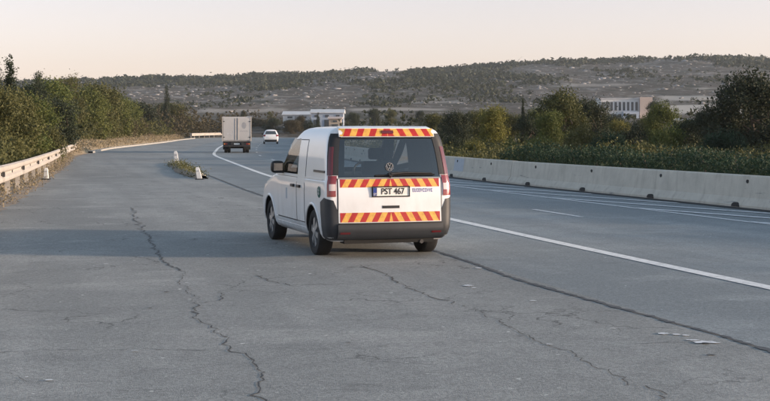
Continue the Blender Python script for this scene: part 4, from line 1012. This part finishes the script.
    band('hazard_band', 1.662, 1.766, .685, 7, .050, .05)
    patch('spoiler_lip', lambda y, q, o: (B.rear(y, 1.77, .03) + .16 * q + 0 * o, y, 1.775 + .024 * q + o * .5), lin(-.66, .66, 15), lin(0, 1, 5), 'paint_white', sp, .03)
    bl = patch('brake_light', lambda y, z, o: (B.rear(y, z, .056 + o), y, z), lin(-.085, .085, 5), lin(1.700, 1.742, 3), 'lamp_dark_red', sp, .012)
    # number plate
    X = lambda y, z, o: B.rear(y, z, o)
    pl = patch('number_plate', lambda y, z, o: (X(0, .915, .020) + o, y, z), lin(-.26, .26, 3), lin(.855, .970, 3), 'plate_white', root, .012, smooth=False)
    patch('plate_surround', lambda y, z, o: (X(0, .915, .015) + o, y, z), lin(-.275, .275, 3), lin(.840, .985, 3), 'plastic_black', pl, .012, smooth=False)
    patch('plate_strip', lambda y, z, o: (X(0, .915, .0225) + o, y, z), lin(.205, .258, 3), lin(.858, .967, 3), 'plate_blue', pl, .003, smooth=False)
    rot = (R(90), 0, R(-90))
    text_mesh('plate_text', 'PST 467', .118, 'ink_black', pl, (X(0, .915, .024), -.025, .912), rot, .86, .0018)
    text_mesh('plate_country', 'CY', .035, 'plate_white', pl, (X(0, .915, .025), .232, .88), rot, .9, .0006)
    # handle, wiper, emblem, side lettering
    patch('tailgate_handle', lambda y, z, o: (B.rear(y, z, .013 + o), y, z), lin(-.125, .125, 5), lin(.685, .722, 3), 'plastic_black', tg, .02)
    wp = tube('wiper', [(B.rear(.0, 1.15, .05), .0, 1.15), (B.rear(-.2, 1.165, .045), -.2, 1.165), (B.rear(-.62, 1.155, .03), -.62, 1.155)], [.024, .015, .008], 'plastic_black', root, 8)
    tube('wiper_blade', [(B.rear(.22, 1.128, .018), .22, 1.128), (B.rear(-.2, 1.14, .026), -.2, 1.14), (B.rear(-.66, 1.135, .02), -.66, 1.135)], [.013, .016, .010], 'plastic_black', wp, 6)
    tube('wiper_mount', [(B.rear(0, 1.13, -.01), 0, 1.13), (B.rear(0, 1.14, .06), 0, 1.15)], [.04, .032], 'plastic_black', wp, 10)
    em = lathe('emblem', [(.047, 0), (.050, .006), (.057, .006), (.060, 0)], 'chrome', root, 32, 'Y'); em.location = (B.rear(0, 1.245, .012), 0, 1.245); em.rotation_euler = (0, R(-8) * 0, R(90))
    def strokes(name, segs, wd, m, par, loc, rotz):
        bm = bmesh.new()
        for (x0, z0, x1, z1) in segs:
            a, b = Vector((x0, 0, z0)), Vector((x1, 0, z1)); d = (b - a).normalized(); p_ = Vector((-d.z, 0, d.x)) * wd / 2
            lo = [bm.verts.new(q + Vector((0, .004, 0))) for q in (a - p_, b - p_, b + p_, a + p_)]; bm.faces.new(lo)
            hi = [bm.verts.new(q + Vector((0, -.002, 0))) for q in (a - p_, b - p_, b + p_, a + p_)]
            for k in range(4): bm.faces.new((lo[k], hi[k], hi[(k + 1) % 4], lo[(k + 1) % 4]))
        o = bm_obj(name, bm, m, par); o.location = loc; o.rotation_euler = (0, 0, rotz); return o
    strokes('emblem_letters', [(-.021, .046, 0, .006), (0, .006, .021, .046), (-.043, .027, -.019, -.040), (-.019, -.040, 0, -.003), (0, -.003, .019, -.040), (.019, -.040, .043, .027)], .009, 'chrome', em, (0, .003, 0), 0)
    # the small violet lettering right of the plate, too blurred in the photograph to read
    bm = bmesh.new(); r2 = random.Random(3); y = -.325
    while y > -.60:
        wdt = r2.uniform(.014, .022)
        for zc, hh in ((.906, .010), (.926, .008), (.946, .010)):
            if r2.random() < .72: add_box(bm, (B.rear(y, zc, .0105), y - wdt / 2, zc), (.003, wdt, hh))
        add_box(bm, (B.rear(y, .926, .0105), y - .003, .926), (.003, .007, .052)); y -= wdt + .012
    bm_obj('lettering', bm, 'print_violet', tg)
    # round green badge on the rear quarter
    bx, bz = -.30 + .02, 1.0 - .11
    bg_ = lathe('badge', [(.001, .004), (.075, .004), (.080, 0)], 'print_green', root, 28, 'Y'); bg_.location = (-.40, B.side(-.40, .90) + .006, .90); bg_.rotation_euler = (R(-2), 0, R(1.2))
    strokes('badge_mark', [(-.03, -.03, .03, .035), (-.035, .02, .01, .03), (-.01, -.035, .035, -.015)], .012, 'print_palegrey', bg_, (0, .004, 0), 0)
    patch('door_sticker', lambda x, z, o: (x, B.side(x, z) + .009 + o, z), lin(1.50, 1.58, 3), lin(.72, .88, 4), 'concrete_patch', root, .004)
    # fuel flap line, roof aerial
    tube('aerial', [(0.0, 0, 1.795), (-.10, 0, 1.90)], [.010, .004], 'plastic_black', root, 6)
    # front: grille, headlamps, bumper
    for sg in (1, -1):
        bm = bmesh.new(); add_box(bm, (3.42, sg * .68, .80), (.22, .30, .16), -sg * .35); bm_obj('headlight', bm, 'lamp_clear', root, .03)
    box('grille', (3.60, 0, .74), (.07, 1.0, .12), 'plastic_black', root, 0, .01); box('front_bumper', (3.58, 0, .42), (.16, 1.3, .26), 'plastic_grey', root, 0, .04)
    # under the body, and inside
    box('underbody', (1.35, 0, .245), (3.9, 1.12, .09), 'underbody', root); box('axle', (0, 0, .31), (.12, 1.2, .12), 'underbody', root)
    tube('exhaust', [(.3, -.42, .24), (-.55, -.45, .235), (-.76, -.47, .22)], [.03, .03, .03], 'steel_dark', root, 8)
    box('rear_valance', (-.64, 0, .275), (.22, 1.3, .13), 'underbody', root)
    for sg in (1, -1):
        st = box('seat', (1.10, sg * .38, 1.02), (.14, .46, .52), 'seat_cloth', root, 0, .04); box('headrest', (1.08, sg * .38, 1.39), (.10, .26, .17), 'seat_cloth', st, 0, .035)
        tube('headrest_post', [(1.085, sg * .38 - .06, 1.25), (1.085, sg * .38 - .06, 1.34)], .008, 'chrome', st, 6)
    box('dashboard', (2.0, 0, .98), (.35, 1.45, .22), 'interior', root, 0, .05); box('load_floor', (.35, 0, .81), (1.8, 1.5, .02), 'interior', root)
    sw = lathe('steering_wheel', [(.165, -.012), (.18, -.018), (.195, -.012), (.195, .012), (.18, .018), (.165, .012), (.165, -.012)], 'plastic_black', root, 24, 'Y'); sw.location = (1.72, -.38, 1.08); sw.rotation_euler = (R(25), 0, R(90))
    for x in (0, 2.755):
        for sg in (1, -1): wheel(x, sg * .785, .325, .205, root, 6, sg)
van()

def truck():
    x, y = -10.9, 97.6
    hd = math.atan2(1, -.115); r = empty('box_truck', (x, y, 0), hd); tag(r, 'small white box truck with faded grey artwork on its back, driving away', 'truck')
    W, Z0, Z1, L = 2.10, .86, 2.66, 4.1
    bx = box('cargo_box', (L / 2, 0, (Z0 + Z1) / 2), (L, W, Z1 - Z0), 'box_white', r, 0, .03)
    for s in (1, -1):
        d = box('rear_door', (-.025, s * (W / 4 - .01), (Z0 + Z1) / 2), (.045, W / 2 - .11, Z1 - Z0 - .16), 'box_white', r, 0, .008)
        for zz in (Z0 + .3, Z1 - .35): bm = bmesh.new(); add_box(bm, (-.055, s * (W / 2 - .10), zz), (.03, .12, .06)); bm_obj('hinge', bm, 'steel_dark', d)
        tube('lock_bar', [(-.062, s * .10, Z0 + .1), (-.062, s * .10, Z1 - .12)], .016, 'galvanised', d, 6)
        bm = bmesh.new(); add_box(bm, (-.055, s * (W / 2 - .0), (Z0 + Z1) / 2), (.04, .06, Z1 - Z0)); bm_obj('frame_post', bm, 'galvanised', r)
    # faded print: an oval emblem on the right door, a soft motif on the left one
    bm = bmesh.new()
    def disc(cy, cz, ry, rz, n=22): bm.faces.new([bm.verts.new((-.051, cy + ry * math.cos(2 * math.pi * k / n) * (1 + .12 * math.sin(3 * k)), cz + rz * math.sin(2 * math.pi * k / n))) for k in range(n)])
    disc(-.52, 2.02, .17, .24); e = bm_obj('emblem', bm, 'print_grey', r)
    bm = bmesh.new()
    for k in range(16): add_box(bm, (-.0505, .35 + random.uniform(-.15, .42), 1.36 + random.uniform(-.16, .34)), (.004 + .0006 * k, random.uniform(.05, .2), random.uniform(.03, .14)))
    bm_obj('artwork', bm, 'print_palegrey', r)
    bm = bmesh.new(); 
    for k in range(7): add_box(bm, (-.0505, -.26 - k * .085, 1.60 + .02 * (k % 2)), (.005 + .0004 * k, .055, .045))
    bm_obj('lettering', bm, 'print_grey', r)
    for s in (1, -1): box('chassis_rail', (2.6, s * .38, .70), (5.6, .09, .20), 'steel_dark', r)
    box('sub_frame', (2.0, 0, .81), (4.0, 2.0, .08), 'steel_dark', r)
    bp = box('rear_bumper', (.02, 0, .60), (.10, 2.0, .30), 'steel_dark', r, 0, .015)
    for s in (1, -1):
        lp = box('tail_lamp', (-.04, s * .82, .66), (.06, .26, .12), 'lamp_red', r, 0, .01); box('indicator', (-.075, s * .90, .66), (.012, .07, .10), 'lamp_orange', lp)
        box('mud_flap', (.35, s * .78, .52), (.02, .46, .55), 'rubber', r)
    box('number_plate', (-.035, 0, .66), (.01, .42, .11), 'plate_white', r)
    for xx, yy in ((1.0, .80), (1.0, .56), (4.6, .78)):
        for s in (1, -1): wheel(xx, s * yy, .38, .22, r, 5, s, True, 'galvanised')
    box('axle', (1.0, 0, .40), (.16, 1.4, .16), 'underbody', r); box('fuel_tank', (2.8, .72, .62), (.9, .4, .36), 'steel_dark', r, 0, .05)
    # cab
    Cb = Slice(W=[(.5, .92), (.7, .96), (1.2, .96), (1.4, .94), (2.0, .84), (2.1, .76), (2.14, .6)], XR=[(.5, 4.12), (2.0, 4.15), (2.14, 4.3)], XF=[(.5, 5.7), (.9, 5.75), (1.2, 5.7), (1.9, 5.25), (2.1, 5.0), (2.14, 4.8)], rr=.10, rf=.2, bul=.0, fb=.06, xm=5, taper=.0)
    body = Cb.solid([.5, .6, .7, .9, 1.05, 1.2, 1.3, 1.4, 1.6, 1.8, 1.9, 2.0, 2.06, 2.1, 2.14], 'paint_white')
    cab = boolean(body, [cyl_y(4.6, .38, .46, .5, 1.2, 'underbody'), cyl_y(4.6, .38, .46, -1.2, -.5, 'underbody')], 'cab', r)
    for s in (1, -1):
        patch('cab_window', lambda u, z, o, s=s: (4.45 + u * float(np.interp(z, [1.25, 1.85], [1.05, .66])), s * (Cb.w(z) + .006 + o), z), lin(0, 1, 6), lin(1.25, 1.85, 6), 'window_dark', cab, .01)
        box('mirror', (5.35, s * 1.13, 1.55), (.07, .16, .32), 'plastic_black', r, 0, .02); tube('mirror_arm', [(5.4, s * .9, 1.4), (5.38, s * 1.08, 1.42)], .012, 'plastic_black', r, 6)
    patch('windscreen', lambda y, z, o: (Cb.xf(z) - .06 * (y / .8) ** 2 + .01 + o, y, z), lin(-.72, .72, 9), lin(1.25, 1.86, 6), 'window_dark', cab, .01)
truck()

def car():
    B = Slice(W=[(.20, .74), (.32, .84), (.5, .88), (.75, .885), (.95, .86), (1.0, .84), (1.2, .74), (1.38, .63), (1.45, .52), (1.485, .36), (1.50, .15)],
        XR=[(.20, -.58), (.35, -.68), (.55, -.70), (.8, -.66), (.98, -.60), (1.2, -.48), (1.38, -.34), (1.45, -.22), (1.485, .0), (1.5, .25)],
        XF=[(.20, 3.15), (.4, 3.28), (.6, 3.25), (.75, 3.1), (.85, 2.8), (.93, 2.4), (.98, 2.2), (1.2, 1.75), (1.38, 1.35), (1.45, 1.1), (1.485, .85), (1.5, .6)], rr=.16, rf=.35, bul=.05, fb=.12, xm=1.3, taper=.04)
    r = empty('hatchback_car', (-13.3, 154.5, 0), math.atan2(1, -.09)); r.scale = (1, 1, 1.12); tag(r, 'small white hatchback far ahead on the bend, beyond the box truck', 'car')
    body = B.solid([.20, .26, .32, .4, .5, .62, .75, .85, .95, 1.0, 1.08, 1.2, 1.3, 1.38, 1.42, 1.45, 1.47, 1.485, 1.495, 1.5], 'paint_white')
    cut = []
    for x in (0, 2.5):
        for sg in (1, -1): cut.append(cyl_y(x, .31, .36, sg * .55, sg * 1.2, 'underbody'))
    bd = boolean(body, cut, 'body', r)
    patch('rear_window', lambda u, z, o: (B.rear(u * B.w(z) * .80, z, .006 + o), u * B.w(z) * .80, z), lin(-1, 1, 9), lin(1.0, 1.34, 6), 'window_dark', bd, .012)
    for s in (1, -1):
        patch('side_window', lambda u, z, o, s=s: (float(np.interp(z, [1.0, 1.36], [.0, .25])) + u * float(np.interp(z, [1.0, 1.36], [2.0, 1.05])), s * (B.side(1.0, z) + .004 + o), z), lin(0, 1, 8), lin(1.0, 1.36, 5), 'window_dark', bd, .01)
        patch('tail_lamp', lambda t, z, o, s=s: B.corner(t, z, s, .008 + o), [-.10, -.05, 0, .3, .6, .9], lin(.78, .97, 4), 'lamp_red', r, .02)
        box('mirror', (1.75, s * .97, 1.02), (.10, .18, .12), 'plastic_black', r, 0, .03)
    patch('rear_bumper', lambda y, z, o: (B.rear(y, z, .02 + o), y, z), lin(-.70, .70, 11), lin(.22, .46, 5), 'plastic_grey', r, .03)
    patch('number_plate', lambda y, z, o: (B.rear(0, z, .03 + o), y, z), lin(-.25, .25, 3), lin(.62, .73, 3), 'plate_white', r, .03)
    box('underbody', (1.3, 0, .24), (3.2, 1.05, .10), 'underbody', r)
    for x in (0, 2.5):
        for sg in (1, -1): wheel(x, sg * .76, .31, .19, r, 5, sg)
car()

# ------------------------------------------------------------------ evening haze in the air
hz = box('haze', (0, 850, 59.0), (5200, 2500, 124.0), 'ground'); hz.data.materials.clear(); tag(hz, kind='stuff')
hm = bpy.data.materials.new('haze'); hm.use_nodes = True; t_ = hm.node_tree; t_.nodes.clear()
pv = nd(t_, 'ShaderNodeVolumePrincipled'); pv.inputs['Density'].default_value = 0.00012; pv.inputs['Color'].default_value = (0.80, 0.88, 0.96, 1); pv.inputs['Anisotropy'].default_value = 0.2
ou = nd(t_, 'ShaderNodeOutputMaterial'); t_.links.new(pv.outputs[0], ou.inputs['Volume']); hz.data.materials.append(hm)
